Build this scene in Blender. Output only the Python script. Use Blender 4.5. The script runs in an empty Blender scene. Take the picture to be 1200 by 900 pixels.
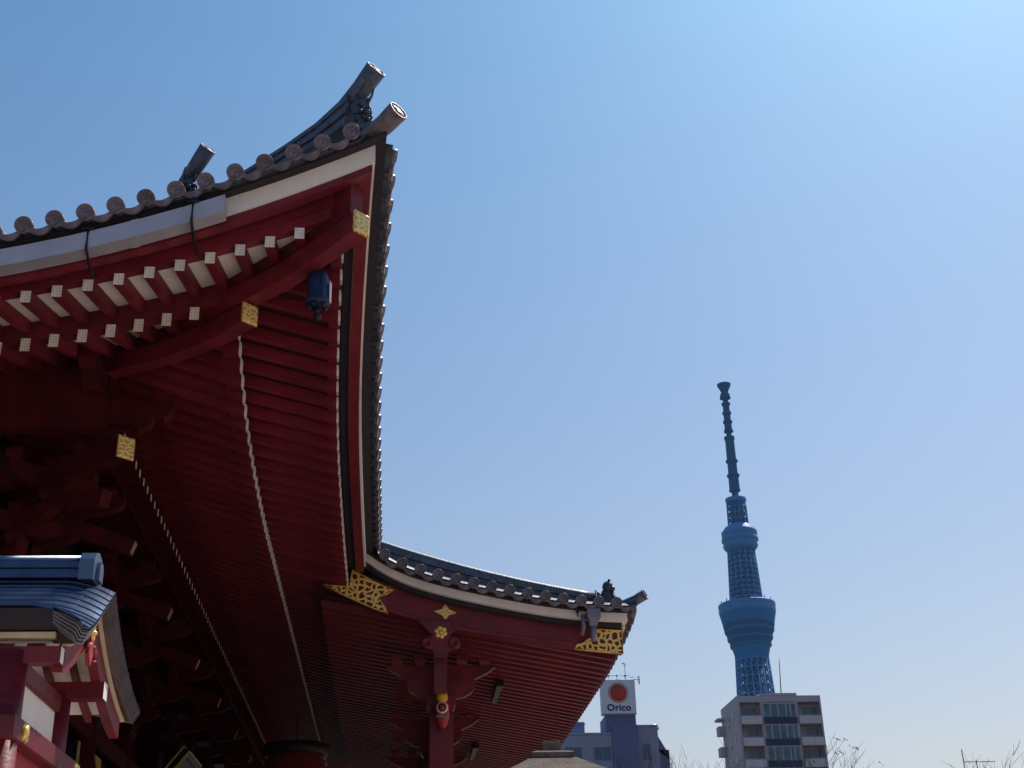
import bpy, math, random
import numpy as np
from math import sin, cos, pi, radians, atan, sqrt
from mathutils import Matrix, Vector

random.seed(7)
SC = bpy.context.scene
COL = SC.collection

# ------------------------------------------------------------------ camera, light, exposure
cam_data = bpy.data.cameras.new('camera')
cam_data.sensor_fit = 'HORIZONTAL'
cam_data.sensor_width = 36.0
cam_data.lens = 46.8
cam_data.clip_start = 0.1
cam_data.clip_end = 20000
cam = bpy.data.objects.new('camera', cam_data)
COL.objects.link(cam)
yaw, pitch, roll = radians(-5.534), radians(25.0), -math.atan2(100, 3350)
f = Vector((cos(pitch)*cos(yaw), cos(pitch)*sin(yaw), sin(pitch)))
r = Vector((sin(yaw), -cos(yaw), 0))
u = r.cross(f)
r2 = cos(roll)*r + sin(roll)*u
u2 = -sin(roll)*r + cos(roll)*u
cam.matrix_world = Matrix(((r2.x, u2.x, -f.x, 0), (r2.y, u2.y, -f.y, 0), (r2.z, u2.z, -f.z, 1.6), (0, 0, 0, 1)))
SC.camera = cam

SUN_AZ, SUN_EL = radians(-40), radians(56)          # azimuth from +X (east) towards +Y (north)
world = bpy.data.worlds.new('World')
SC.world = world
world.use_nodes = True
wn = world.node_tree
wn.nodes.clear()
wo = wn.nodes.new('ShaderNodeOutputWorld')
wb = wn.nodes.new('ShaderNodeBackground')
sky = wn.nodes.new('ShaderNodeTexSky')
sky.sky_type = 'NISHITA'
sky.sun_disc = False
sky.sun_elevation = SUN_EL
sky.sun_rotation = pi/2 - SUN_AZ
sky.air_density = 1.5
sky.dust_density = 2.0
sky.ozone_density = 4.0
wb.inputs['Strength'].default_value = 0.10
# spring haze: the sky is paler and pinker towards the horizon, bluer overhead
wc = wn.nodes.new('ShaderNodeTexCoord'); wz = wn.nodes.new('ShaderNodeSeparateXYZ'); wn.links.new(wc.outputs['Generated'], wz.inputs[0])
wl = wn.nodes.new('ShaderNodeClamp'); wl.inputs['Min'].default_value = 0.05; wl.inputs['Max'].default_value = 0.72
wn.links.new(wz.outputs['Z'], wl.inputs['Value'])
wk = wn.nodes.new('ShaderNodeCombineXYZ')
for i_, (a_, b_) in enumerate(((1.30, -1.20), (1.081, -.385), (1.053, -.041))):
    w_ = wn.nodes.new('ShaderNodeMath'); w_.operation = 'MULTIPLY_ADD'; w_.inputs[1].default_value = b_; w_.inputs[2].default_value = a_
    wn.links.new(wl.outputs[0], w_.inputs[0]); wn.links.new(w_.outputs[0], wk.inputs[i_])
wm = wn.nodes.new('ShaderNodeVectorMath'); wm.operation = 'MULTIPLY'
wn.links.new(sky.outputs[0], wm.inputs[0]); wn.links.new(wk.outputs[0], wm.inputs[1]); wn.links.new(wm.outputs[0], wb.inputs['Color'])
wn.links.new(wb.outputs[0], wo.inputs['Surface'])

sd = bpy.data.lights.new('sun', 'SUN')
sd.energy = 5.0
sd.angle = radians(0.5)
sd.color = (1.0, 0.90, 0.78)
sun = bpy.data.objects.new('sun', sd)
COL.objects.link(sun)
sv = Vector((cos(SUN_EL)*cos(SUN_AZ), cos(SUN_EL)*sin(SUN_AZ), sin(SUN_EL)))
sun.rotation_euler = (-sv).to_track_quat('-Z', 'Y').to_euler()
sun.location = (0, -20, 60)

SC.view_settings.view_transform = 'Standard'
SC.view_settings.look = 'None'
SC.view_settings.exposure = 0.0
SC.view_settings.gamma = 1.0
SC.view_settings.use_curve_mapping = False
SC.cycles.max_bounces = 8
SC.cycles.volume_bounces = 0
SC.cycles.sample_clamp_indirect = 6

# ------------------------------------------------------------------ materials
def mat(name, col, rough=0.6, metal=0.0, var=0.25, scale=3.0, bump=0.0, bscale=40.0, stretch=(1, 1, 1), spec=0.4, grime=None, piece=0.0):
    m = bpy.data.materials.new(name)
    m.use_nodes = True
    nt = m.node_tree
    b = nt.nodes['Principled BSDF']
    tc = nt.nodes.new('ShaderNodeTexCoord')
    mp = nt.nodes.new('ShaderNodeMapping')
    mp.inputs['Scale'].default_value = stretch
    nt.links.new(tc.outputs['Object'], mp.inputs['Vector'])
    n = nt.nodes.new('ShaderNodeTexNoise')
    n.inputs['Scale'].default_value = scale
    n.inputs['Detail'].default_value = 6
    n.inputs['Roughness'].default_value = 0.65
    nt.links.new(mp.outputs[0], n.inputs['Vector'])
    r = nt.nodes.new('ShaderNodeValToRGB')
    r.color_ramp.elements[0].position = 0.3
    r.color_ramp.elements[1].position = 0.7
    lo = tuple(max(0, c*(1-var)) for c in col)
    hi = tuple(min(1, c*(1+var)) for c in col)
    if grime: lo = grime
    r.color_ramp.elements[0].color = (*lo, 1)
    r.color_ramp.elements[1].color = (*hi, 1)
    nt.links.new(n.outputs['Fac'], r.inputs[0])
    csock = r.outputs[0]
    if piece:       # every timber or tile is a slightly different batch
        oi = nt.nodes.new('ShaderNodeObjectInfo'); om = nt.nodes.new('ShaderNodeMapRange')
        om.inputs['To Min'].default_value = 1-piece; om.inputs['To Max'].default_value = 1+piece
        nt.links.new(oi.outputs['Random'], om.inputs['Value'])
        ov = nt.nodes.new('ShaderNodeVectorMath'); ov.operation = 'SCALE'
        nt.links.new(csock, ov.inputs[0]); nt.links.new(om.outputs[0], ov.inputs['Scale']); csock = ov.outputs[0]
    nt.links.new(csock, b.inputs['Base Color'])
    mr = nt.nodes.new('ShaderNodeMapRange')
    mr.inputs['To Min'].default_value = max(0.05, rough-0.1)
    mr.inputs['To Max'].default_value = min(1, rough+0.12)
    nt.links.new(n.outputs['Fac'], mr.inputs['Value'])
    nt.links.new(mr.outputs[0], b.inputs['Roughness'])
    b.inputs['Metallic'].default_value = metal
    b.inputs['Specular IOR Level'].default_value = spec
    if bump:
        n2 = nt.nodes.new('ShaderNodeTexNoise')
        n2.inputs['Scale'].default_value = bscale
        n2.inputs['Detail'].default_value = 4
        nt.links.new(mp.outputs[0], n2.inputs['Vector'])
        bp = nt.nodes.new('ShaderNodeBump')
        bp.inputs['Strength'].default_value = bump
        bp.inputs['Distance'].default_value = 0.02
        nt.links.new(n2.outputs['Fac'], bp.inputs['Height'])
        nt.links.new(bp.outputs[0], b.inputs['Normal'])
    return m

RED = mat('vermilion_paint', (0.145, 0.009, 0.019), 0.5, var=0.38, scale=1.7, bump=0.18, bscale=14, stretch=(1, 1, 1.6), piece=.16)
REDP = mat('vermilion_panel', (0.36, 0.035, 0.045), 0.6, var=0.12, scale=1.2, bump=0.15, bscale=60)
REDI = mat('shade_darkened_timber', (0.055, 0.003, 0.006), 0.7, var=0.4, scale=2, bump=0.15, spec=.15)  # vermilion darkened in the colour to paint the deep eave shade
CREAMD = mat('shade_dulled_cream', (0.22, 0.15, 0.09), 0.75, var=0.3, scale=5)  # cream dulled to match the painted shade of the bracket zone
REDD = mat('shade_dark_red_board', (0.035, 0.003, 0.006), 0.7, var=0.3, scale=3)  # board red lowered so the colour itself carries the soffit shade
WHITE = mat('gofun_white_paint', (0.76, 0.70, 0.66), 0.7, var=0.13, scale=1.6, bump=0.1, stretch=(1, 1, .35))
CREAM = mat('cream_paint', (0.62, 0.52, 0.36), 0.7, var=0.12, scale=5)
TILE = mat('grey_roof_tile', (0.135, 0.11, 0.13), 0.45, metal=0.15, var=0.5, scale=6, bump=0.3, bscale=25, piece=.22)
TILED = mat('dark_roof_tile', (0.05, 0.06, 0.085), 0.4, metal=0.3, var=0.4, scale=5, bump=0.25, bscale=20)
TILEB = mat('blue_grey_ridge_tile', (0.075, 0.09, 0.13), 0.42, metal=0.2, var=0.45, scale=7, bump=0.3, bscale=25)
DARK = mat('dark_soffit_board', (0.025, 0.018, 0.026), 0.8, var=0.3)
GUTTER = mat('steel_gutter', (0.44, 0.42, 0.47), 0.38, metal=0.45, var=0.12, scale=1.3, bump=0.05, bscale=6)
PIPE = mat('grey_downpipe', (0.20, 0.17, 0.24), 0.45, metal=0.3, var=0.2)
IRON = mat('black_iron', (0.02, 0.022, 0.03), 0.45, metal=0.6, var=0.3)
PODIUM = mat('bounce_cut_dark_stone', (0.05, 0.042, 0.04), 0.85, var=0.25, scale=4, bump=0.3, bscale=40)
STONE = mat('granite', (0.30, 0.25, 0.225), 0.85, var=0.25, scale=6, bump=0.4, bscale=60)
CITY = mat('city_ground', (.06, .055, .05), .9)
PAVE = mat('plaza_paving', (0.42, 0.34, 0.29), 0.9, var=0.15, scale=0.4, bump=0.2, bscale=12)
COPPER = mat('copper_sheet_roof', (0.045, 0.075, 0.15), 0.32, metal=0.75, var=0.3, scale=3, bump=0.1, bscale=12)
BARK = mat('layered_roof_edge', (0.13, 0.11, 0.115), 0.6, metal=0.2, var=0.3, scale=4)
BELL = mat('patinated_bronze', (0.010, 0.028, 0.085), 0.4, metal=0.3, var=0.35, scale=8, bump=0.2)
PINK = mat('carved_pink_paint', (0.42, 0.06, 0.09), 0.6, var=0.2, scale=8)
TWIG = mat('tree_bark', (0.075, 0.058, 0.05), 0.9, var=0.3, scale=8)
BUD = mat('spring_buds', (0.10, 0.09, 0.03), 0.8, var=0.3)
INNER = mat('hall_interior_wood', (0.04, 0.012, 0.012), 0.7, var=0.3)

def gold_open(name, base=(0.85, 0.55, 0.14), back=(0.10, 0.012, 0.015), scale=7.0, thr=0.12):
    """gilt openwork: bright curling bands with dark gaps"""
    m = bpy.data.materials.new(name); m.use_nodes = True
    nt = m.node_tree; b = nt.nodes['Principled BSDF']
    tc = nt.nodes.new('ShaderNodeTexCoord')
    sp = nt.nodes.new('ShaderNodeSeparateXYZ'); cb = nt.nodes.new('ShaderNodeCombineXYZ')
    nt.links.new(tc.outputs['Object'], sp.inputs[0]); nt.links.new(sp.outputs['Y'], cb.inputs['X']); nt.links.new(sp.outputs['Z'], cb.inputs['Y'])
    ns = nt.nodes.new('ShaderNodeTexNoise'); ns.inputs['Scale'].default_value = scale*.9; nt.links.new(cb.outputs[0], ns.inputs['Vector'])
    mv = nt.nodes.new('ShaderNodeVectorMath'); mv.operation = 'MULTIPLY_ADD'; mv.inputs[1].default_value = (.9/scale,)*3
    nt.links.new(ns.outputs['Color'], mv.inputs[0]); nt.links.new(cb.outputs[0], mv.inputs[2])
    v = nt.nodes.new('ShaderNodeTexVoronoi'); v.voronoi_dimensions = '2D'; v.feature = 'DISTANCE_TO_EDGE'
    v.inputs['Scale'].default_value = scale; v.inputs['Randomness'].default_value = 0.9
    nt.links.new(mv.outputs[0], v.inputs['Vector'])
    r = nt.nodes.new('ShaderNodeMapRange')
    r.inputs['From Min'].default_value = thr; r.inputs['From Max'].default_value = thr+.04
    nt.links.new(v.outputs['Distance'], r.inputs['Value'])
    mx = nt.nodes.new('ShaderNodeMixRGB')
    mx.inputs[1].default_value = (*base, 1); mx.inputs[2].default_value = (*back, 1)
    nt.links.new(r.outputs[0], mx.inputs[0])
    nt.links.new(mx.outputs[0], b.inputs['Base Color'])
    b.inputs['Metallic'].default_value = 0.35
    b.inputs['Roughness'].default_value = 0.42
    bp = nt.nodes.new('ShaderNodeBump'); bp.invert = True
    bp.inputs['Strength'].default_value = 0.6; bp.inputs['Distance'].default_value = 0.03
    nt.links.new(v.outputs['Distance'], bp.inputs['Height'])
    nt.links.new(bp.outputs[0], b.inputs['Normal'])
    return m
GOLDO = gold_open('gilt_openwork', scale=8.0, thr=.17)
GOLDC = gold_open('gilt_engraved_cap', base=(0.85, 0.6, 0.2), back=(0.6, 0.38, 0.11), scale=15, thr=0.16)
GOLD = mat('gilt_metal', (0.85, 0.55, 0.15), 0.35, metal=0.4, var=0.25, scale=12, bump=0.3, bscale=30)

def capmat():
    """white rafter-end cap with thin engraved lines"""
    m = mat('white_rafter_cap', (0.74, 0.69, 0.63), 0.6, var=0.16, scale=9, piece=.08)
    nt = m.node_tree; b = nt.nodes['Principled BSDF']
    tc = nt.nodes.new('ShaderNodeTexCoord')
    sep = nt.nodes.new('ShaderNodeSeparateXYZ'); nt.links.new(tc.outputs['Object'], sep.inputs[0])
    outs = []
    for ax, w in (('Y', 0.043), ('Z', 0.043)):
        a = nt.nodes.new('ShaderNodeMath'); a.operation = 'PINGPONG'; a.inputs[1].default_value = w/2
        nt.links.new(sep.outputs[ax], a.inputs[0])
        c = nt.nodes.new('ShaderNodeMath'); c.operation = 'LESS_THAN'; c.inputs[1].default_value = 0.0028
        nt.links.new(a.outputs[0], c.inputs[0]); outs.append(c)
    mxx = nt.nodes.new('ShaderNodeMath'); mxx.operation = 'MAXIMUM'
    nt.links.new(outs[0].outputs[0], mxx.inputs[0]); nt.links.new(outs[1].outputs[0], mxx.inputs[1])
    sc = nt.nodes.new('ShaderNodeMath'); sc.operation = 'MULTIPLY'; sc.inputs[1].default_value = 0.55
    nt.links.new(mxx.outputs[0], sc.inputs[0])
    mix = nt.nodes.new('ShaderNodeMixRGB'); mix.inputs[2].default_value = (0.25, 0.2, 0.17, 1)
    src = b.inputs['Base Color'].links[0].from_socket
    nt.links.new(sc.outputs[0], mix.inputs[0]); nt.links.new(src, mix.inputs[1])
    nt.links.new(mix.outputs[0], b.inputs['Base Color'])
    return m
CAP = capmat()

# ------------------------------------------------------------------ mesh builder
class MB:
    def __init__(s): s.v = []; s.f = []; s.m = []; s.sm = []
    def add(s, vs, fs, m=0, smooth=False):
        o = len(s.v); s.v += [tuple(map(float, p)) for p in vs]
        for q in fs:
            s.f.append([i+o for i in q]); s.m.append(m); s.sm.append(smooth)
    def hexa(s, p, m=0):            # p: 8 points, bottom ring then top ring
        s.add(p, [(3, 2, 1, 0), (4, 5, 6, 7), (0, 1, 5, 4), (1, 2, 6, 5), (2, 3, 7, 6), (3, 0, 4, 7)], m)
    def box(s, x0, x1, y0, y1, z0, z1, m=0):
        s.hexa([(x0, y0, z0), (x1, y0, z0), (x1, y1, z0), (x0, y1, z0), (x0, y0, z1), (x1, y0, z1), (x1, y1, z1), (x0, y1, z1)], m)
    def bbox(s, x0, x1, y0, y1, z0, z1, b=0.02, m=0):   # box with chamfered edges
        vs = []; 
        def ring(z, i): return [(x0+i, y0+i, z), (x1-i, y0+i, z), (x1-i, y1-i, z), (x0+i, y1-i, z)]
        s.loft([ring(z0, b), ring(z0+b, 0), ring(z1-b, 0), ring(z1, b)], m=m)
    def loft(s, rings, m=0, cap=True, closed=True, smooth=False):
        n = len(rings[0]); vs = [p for rg in rings for p in rg]; fs = []
        k = n if closed else n-1
        for i in range(len(rings)-1):
            for j in range(k):
                a, b = i*n+j, i*n+(j+1) % n
                fs.append((a, b, b+n, a+n))
        if cap and closed:
            fs.append(tuple(range(n-1, -1, -1))); fs.append(tuple((len(rings)-1)*n+j for j in range(n)))
        s.add(vs, fs, m, smooth)
    def tube(s, pts, rad, n=8, m=0, smooth=True, cap=True):
        pts = [Vector(p) for p in pts]
        if not hasattr(rad, '__len__'): rad = [rad]*len(pts)
        rings = []; up = Vector((0, 0, 1))
        for i, p in enumerate(pts):
            d = (pts[min(i+1, len(pts)-1)] - pts[max(i-1, 0)]).normalized()
            a = d.cross(up)
            if a.length < 0.05: a = d.cross(Vector((1, 0, 0)))
            a.normalize(); b = a.cross(d)
            rings.append([p + rad[i]*(cos(2*pi*j/n)*a + sin(2*pi*j/n)*b) for j in range(n)])
        s.loft(rings, m, cap, True, smooth)
    def beam(s, p0, p1, w, h, m=0, up=(0, 0, 1), endm=None, w1=None, h1=None):
        p0, p1 = Vector(p0), Vector(p1); d = (p1-p0).normalized(); up = Vector(up)
        a = d.cross(up).normalized(); b = a.cross(d)
        w1 = w if w1 is None else w1; h1 = h if h1 is None else h1
        def rg(p, w, h): return [p-a*w/2-b*h/2, p+a*w/2-b*h/2, p+a*w/2+b*h/2, p-a*w/2+b*h/2]
        q = rg(p0, w, h)+rg(p1, w1, h1)
        s.add(q, [(0, 1, 2, 3)], m if endm is None else endm)
        s.add(q, [(7, 6, 5, 4)], m)
        s.add(q, [(0, 4, 5, 1), (1, 5, 6, 2), (2, 6, 7, 3), (3, 7, 4, 0)], m)
    def lathe(s, prof, n=16, mtx=None, m=0, smooth=True):   # prof: (x along axis, radius), axis = local X
        rings = [[Vector((x, r*cos(2*pi*j/n), r*sin(2*pi*j/n))) for j in range(n)] for x, r in prof]
        if mtx is not None: rings = [[mtx @ p for p in rg] for rg in rings]
        s.loft(rings, m, True, True, smooth)
    def prism(s, pts2, frame, d0, d1, m=0):   # polygon in frame=(origin, ax, ay, an) extruded along an
        o, ax, ay, an = [Vector(q) for q in frame]
        s.loft([[o+ax*x+ay*y+an*d for x, y in pts2] for d in (d0, d1)], m)
    def build(s, name, mats, parent=None):
        me = bpy.data.meshes.new(name)
        me.from_pydata(s.v, [], s.f)
        if not isinstance(mats, (list, tuple)): mats = [mats]
        for q in mats: me.materials.append(q)
        me.polygons.foreach_set('material_index', s.m)
        me.polygons.foreach_set('use_smooth', s.sm)
        import bmesh
        bm = bmesh.new(); bm.from_mesh(me); bmesh.ops.recalc_face_normals(bm, faces=bm.faces); bm.to_mesh(me); bm.free()
        me.update()
        return link(name, me, parent)

def link(name, me, parent=None, basis=None):
    o = bpy.data.objects.new(name, me); COL.objects.link(o)
    if basis is not None: o.matrix_basis = basis
    if parent is not None: attach(o, parent)
    return o
def world_of(o):
    mtx = o.matrix_basis.copy()
    while o.parent is not None:
        mtx = o.parent.matrix_basis @ o.matrix_parent_inverse @ mtx if False else o.parent.matrix_basis @ o.matrix_parent_inverse @ mtx
        o = o.parent
    return mtx
def attach(o, parent):
    o.parent = parent
    o.matrix_parent_inverse = world_of(parent).inverted()
def thing(name, loc, label, cat, group=None):
    o = bpy.data.objects.new(name, None); o.empty_display_size = 0.3; COL.objects.link(o)
    o.location = loc; o.matrix_basis = Matrix.Translation(loc)
    tag(o, label, cat, group); return o
def tag(o, label, cat, group=None):
    o['label'] = label; o['category'] = cat
    if group: o['group'] = group
    return o
def kind(o, k): o['kind'] = k; return o
def copies(name, me, bases, parent, limit=None):
    """one object per basis matrix; past the limit the rest become one object of kind stuff"""
    out = []; rest = bases[limit:] if limit else []
    src = None
    for b in (bases[:limit] if limit else bases):
        if src is None: o = src = link(name, me, parent, b)
        else:
            o = src.copy(); COL.objects.link(o); o.matrix_basis = b; attach(o, parent)
        out.append(o)
    if rest:
        mb = MB()
        for b in rest:
            mb.v, off = mb.v, len(mb.v)
            mb.v += [tuple(b @ v.co) for v in me.vertices]
            for p in me.polygons:
                mb.f.append([i+off for i in p.vertices]); mb.m.append(p.material_index); mb.sm.append(p.use_smooth)
        o = mb.build(name+'_run', list(me.materials), parent); kind(o, 'stuff')
    return out
def meshof(mb, name, mats):
    o = mb.build(name, mats); me = o.data; bpy.data.objects.remove(o); return me

# ------------------------------------------------------------------ ground
g = MB(); R = 9000
g.add([(-R, -R, 0), (R, -R, 0), (R, R, 0), (-R, R, 0)], [(0, 1, 2, 3)])
kind(g.build('ground', CITY), 'structure')
g = MB(); N = 64; R = 48
g.add([(12+R*cos(2*pi*j/N), -6+R*sin(2*pi*j/N), .004) for j in range(N)], [tuple(range(N))])
kind(g.build('plaza', PAVE), 'structure')

# ================================================================== TEMPLE HALL
CX0, CY0 = 15.0, 0.3            # tip of the south-west eave corner
L = 45.0                        # eave length of the front
SJ = 11.2                       # where the worship porch joins the front eave
hall = thing('temple_hall', (37.5, 20, 0), 'huge vermilion temple hall with upswept grey tiled eaves and gilt fittings', 'temple hall')

def fl(s): return 0.25*(1-(1-min(s/6.0, 1.0))**2) if s > 0 else 0.0833*s
def zc(s): return 12.17-0.47*s+0.02554*s*s if s < 9.2 else 10.008
def z1(s): return 11.46-0.37*s+0.018*s*s if s < 10.2 else 9.559
def z2(s): return 9.80+0.0186*(9.5-s)**2 if s < 9.5 else 9.80
def z3(s): return 9.72
def E(side, s, u, z):
    return Vector((CX0+fl(s)+u, CY0+s, z)) if side == 'W' else Vector((CX0+s, CY0+fl(s)+u, z))
def smit(u):
    s = u
    for _ in range(30): s = fl(s)+u
    return s
def slope_of(fn, s): return (fn(s+.05)-fn(s-.05))/.1

def eave_loft(mb, side, sec, s1, s0=None, m=0, n=40):
    """sec: list of (u, zfunction); s0 None mitres at the hip"""
    rings = []
    if s0 is None:
        rings.append([E(side, smit(u), u, fz(smit(u))) for u, fz in sec])
        start = max(smit(u) for u, _ in sec)+0.04
    else: start = s0
    for t in np.linspace(0, 1, n):
        s = start+(s1-start)*t**1.6
        rings.append([E(side, s, u, fz(s)) for u, fz in sec])
    mb.loft(rings, m)
def rect(u0, u1, za, zb): return [(u0, za), (u1, za), (u1, zb), (u0, zb)]

WN = 26.0    # modelled length of the west eave
for side, s1 in (('W', WN), ('F', SJ)):
    mb = MB(); eave_loft(mb, side, rect(-.14, .32, lambda s: zc(s)+.004, lambda s: zc(s)+.06), s1)
    mb.build('tile_underboard', DARK, hall)
    mb = MB(); eave_loft(mb, side, rect(0, .30, lambda s: zc(s)-.27, lambda s: zc(s)), s1)
    mb.build('white_eave_edge', WHITE, hall)
    mb = MB(); eave_loft(mb, side, rect(.035, .20, lambda s: zc(s)-.38, lambda s: zc(s)-.273), s1)
    mb.build('eave_batten', RED, hall)
    mb = MB()
    eave_loft(mb, side, rect(.40, .52, lambda s: z1(s)+.66*(zc(s)-z1(s)), lambda s: zc(s)-.004), s1)
    eave_loft(mb, side, rect(.35, .52, lambda s: z1(s)+.30*(zc(s)-z1(s)), lambda s: z1(s)+.65*(zc(s)-z1(s))), s1)
    eave_loft(mb, side, rect(.38, .52, lambda s: z1(s)+.004, lambda s: z1(s)+.29*(zc(s)-z1(s))), s1)
    mb.build('fascia_board', RED, hall)
    mb = MB(); eave_loft(mb, side, rect(.21, .335, lambda s: zc(s)-.30, lambda s: zc(s)-.275), s1); mb.build('fascia_recess', DARK, hall)

# soffit boards and beams on both sides
SL1, SL2, SL3 = 0.27, 0.36, 0.30
for side, s1 in (('W', WN), ('F', L)):
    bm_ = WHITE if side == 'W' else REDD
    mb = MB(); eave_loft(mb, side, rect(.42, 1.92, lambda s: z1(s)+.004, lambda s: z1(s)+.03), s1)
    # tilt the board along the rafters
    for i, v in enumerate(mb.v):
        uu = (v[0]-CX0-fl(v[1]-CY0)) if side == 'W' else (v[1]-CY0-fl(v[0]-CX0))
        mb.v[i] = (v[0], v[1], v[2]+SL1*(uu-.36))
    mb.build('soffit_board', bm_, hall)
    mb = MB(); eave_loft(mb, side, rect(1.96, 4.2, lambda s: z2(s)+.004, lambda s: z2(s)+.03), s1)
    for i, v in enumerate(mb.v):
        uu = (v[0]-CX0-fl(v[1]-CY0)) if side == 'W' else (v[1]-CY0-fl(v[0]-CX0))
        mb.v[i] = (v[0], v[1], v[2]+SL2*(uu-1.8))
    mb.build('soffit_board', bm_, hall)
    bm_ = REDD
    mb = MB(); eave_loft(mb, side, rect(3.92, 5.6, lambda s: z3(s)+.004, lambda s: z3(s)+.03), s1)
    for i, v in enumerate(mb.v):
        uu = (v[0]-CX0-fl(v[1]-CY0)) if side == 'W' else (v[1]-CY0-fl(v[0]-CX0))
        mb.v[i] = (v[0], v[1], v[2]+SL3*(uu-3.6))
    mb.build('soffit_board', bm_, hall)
    mb = MB()
    eave_loft(mb, side, rect(1.90, 2.08, lambda s: z2(s)+.002, lambda s: z1(s)+SL1*1.56+.02), s1)
    mb.build('eave_beam', RED, hall); mb = MB()
    eave_loft(mb, side, rect(3.86, 4.1, lambda s: z3(s)+.003, lambda s: z2(s)+SL2*2.1+.02), s1)
    mb.build('eave_beam', REDI, hall)

# rafters
def rafter_mesh(Lr, w, h, sl, name, collar=0, mt=None):
    mb = MB()
    p0 = Vector((0, 0, -h/2)); p1 = Vector((Lr, 0, -h/2+sl*Lr))
    q = [(0, -w/2, -h), (0, w/2, -h), (0, w/2, 0), (0, -w/2, 0)]
    q2 = [(Lr, y, z+sl*Lr) for _, y, z in q]
    mb.add(q+q2, [(0, 1, 2, 3)], 1)
    mb.add(q+q2, [(7, 6, 5, 4), (0, 4, 5, 1), (1, 5, 6, 2), (2, 6, 7, 3), (3, 7, 4, 0)], 0)
    if collar:      # sheet-metal cap wrapped round the end
        e = .004
        r0 = [(-.006, -w/2-e, -h-e), (-.006, w/2+e, -h-e), (-.006, w/2+e, e), (-.006, -w/2-e, e)]
        r1 = [(collar, y, z+sl*collar) for _, y, z in r0]
        mb.add(r0+r1, [(0, 1, 2, 3), (0, 4, 5, 1), (1, 5, 6, 2), (2, 6, 7, 3), (3, 7, 4, 0)], 1)
    return meshof(mb, name, [mt or RED, CAP])
ROTF = Matrix.Rotation(pi/2, 4, 'Z')
def rafter_row(name, u0, zf, Lr, w, h, sl, sstart, pitch, mt=None):
    cache = {}; CO = .022 if u0 < 3 else 0
    def me(Lx, col=0):
        k = (round(Lx, 1), col)
        if k not in cache: cache[k] = rafter_mesh(k[0], w, h, sl, name, col, mt)
        return cache[k]
    groups = {}
    full = []
    for side, smax in ((('W', 12.0), ('F', L-.5)) if u0 < 3 else (('F', L-.5),)):
        s = sstart
        while s < smax:
            Lx = max(.15, min(Lr, s-u0-.05))
            p = E(side, s, u0, zf(s))
            b = Matrix.Translation(p) @ (ROTF if side == 'F' else Matrix())
            if Lx < Lr-.05: link(name, me(Lx, CO if side == 'F' else 0), hall, b)
            else: full.append((p.x*1.0 if side == 'F' else s+5, b, side))
            s += pitch
    full.sort(key=lambda t: t[0])
    nshort = sum(1 for o in COL.objects if o.name.split('.')[0] == name)
    nw = [b for _, b, sd_ in full if sd_ == 'W']
    if nw: copies(name, me(Lr), nw, hall)
    copies(name, me(Lr, CO), [b for _, b, sd_ in full if sd_ == 'F'], hall, 98-nshort-len(nw))
rafter_row('flying_rafter', .36, z1, 1.75, .13, .17, SL1, 0.997, .387)
rafter_row('base_rafter', 1.80, z2, 2.6, .13, .20, SL2, 2.545, .3815)
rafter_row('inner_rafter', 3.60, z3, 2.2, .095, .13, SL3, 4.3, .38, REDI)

# hip rafters with gilt caps
def D(t, z): return Vector((CX0+t, CY0+t, z))
dg = Vector((1, 1, 0)).normalized()
def hip(pts, w, h, mt=None):
    mb = MB(); side = Vector((1, -1, 0)).normalized()
    rings = []
    for t, z in pts:
        c = D(t, z); rings.append([c-side*w/2-Vector((0, 0, h/2)), c+side*w/2-Vector((0, 0, h/2)), c+side*w/2+Vector((0, 0, h/2)), c-side*w/2+Vector((0, 0, h/2))])
    mb.loft(rings); o = mb.build('hip_rafter', mt or RED, hall)
    t, z = pts[0]; c = D(t, z); c2 = c-dg*.025; c3 = c+dg*.10
    mb = MB(); k = .012
    def rg(c, e): return [c-side*(w/2+e)-Vector((0, 0, h/2+e)), c+side*(w/2+e)-Vector((0, 0, h/2+e)), c+side*(w/2+e)+Vector((0, 0, h/2+e)), c-side*(w/2+e)+Vector((0, 0, h/2+e))]
    mb.loft([rg(c2, -.01), rg(c2+dg*.015, k), rg(c+dg*.02, k)])
    mb.build('gilt_cap', GOLDC, o)
hip([(.17, 11.03), (.6, 10.93), (1.2, 10.82), (1.9, 10.80), (3.0, 10.95)], .24, .30)
hip([(1.74, 10.48), (2.2, 10.42), (3.0, 10.50), (4.3, 10.80), (5.5, 11.1)], .24, .28)
hip([(3.66, 9.23), (5.0, 9.35), (6.6, 9.6)], .26, .32, mt=REDI)
# horizontal pieces closing the corner under the roof
mb = MB(); side_ = Vector((1, -1, 0)).normalized()
rings = []
for t, zt in ((.24, 12.0), (.8, 11.75), (2.0, 11.5), (3.2, 11.3)):
    zb = {.24: 11.19, .8: 11.05, 2.0: 10.95, 3.2: 11.1}[t]
    c = D(t, 0); rings.append([c-side_*.11+Vector((0, 0, zb)), c+side_*.11+Vector((0, 0, zb)), c+side_*.11+Vector((0, 0, zt)), c-side_*.11+Vector((0, 0, zt))])
mb.loft(rings); mb.build('hip_filler', RED, hall)

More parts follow.
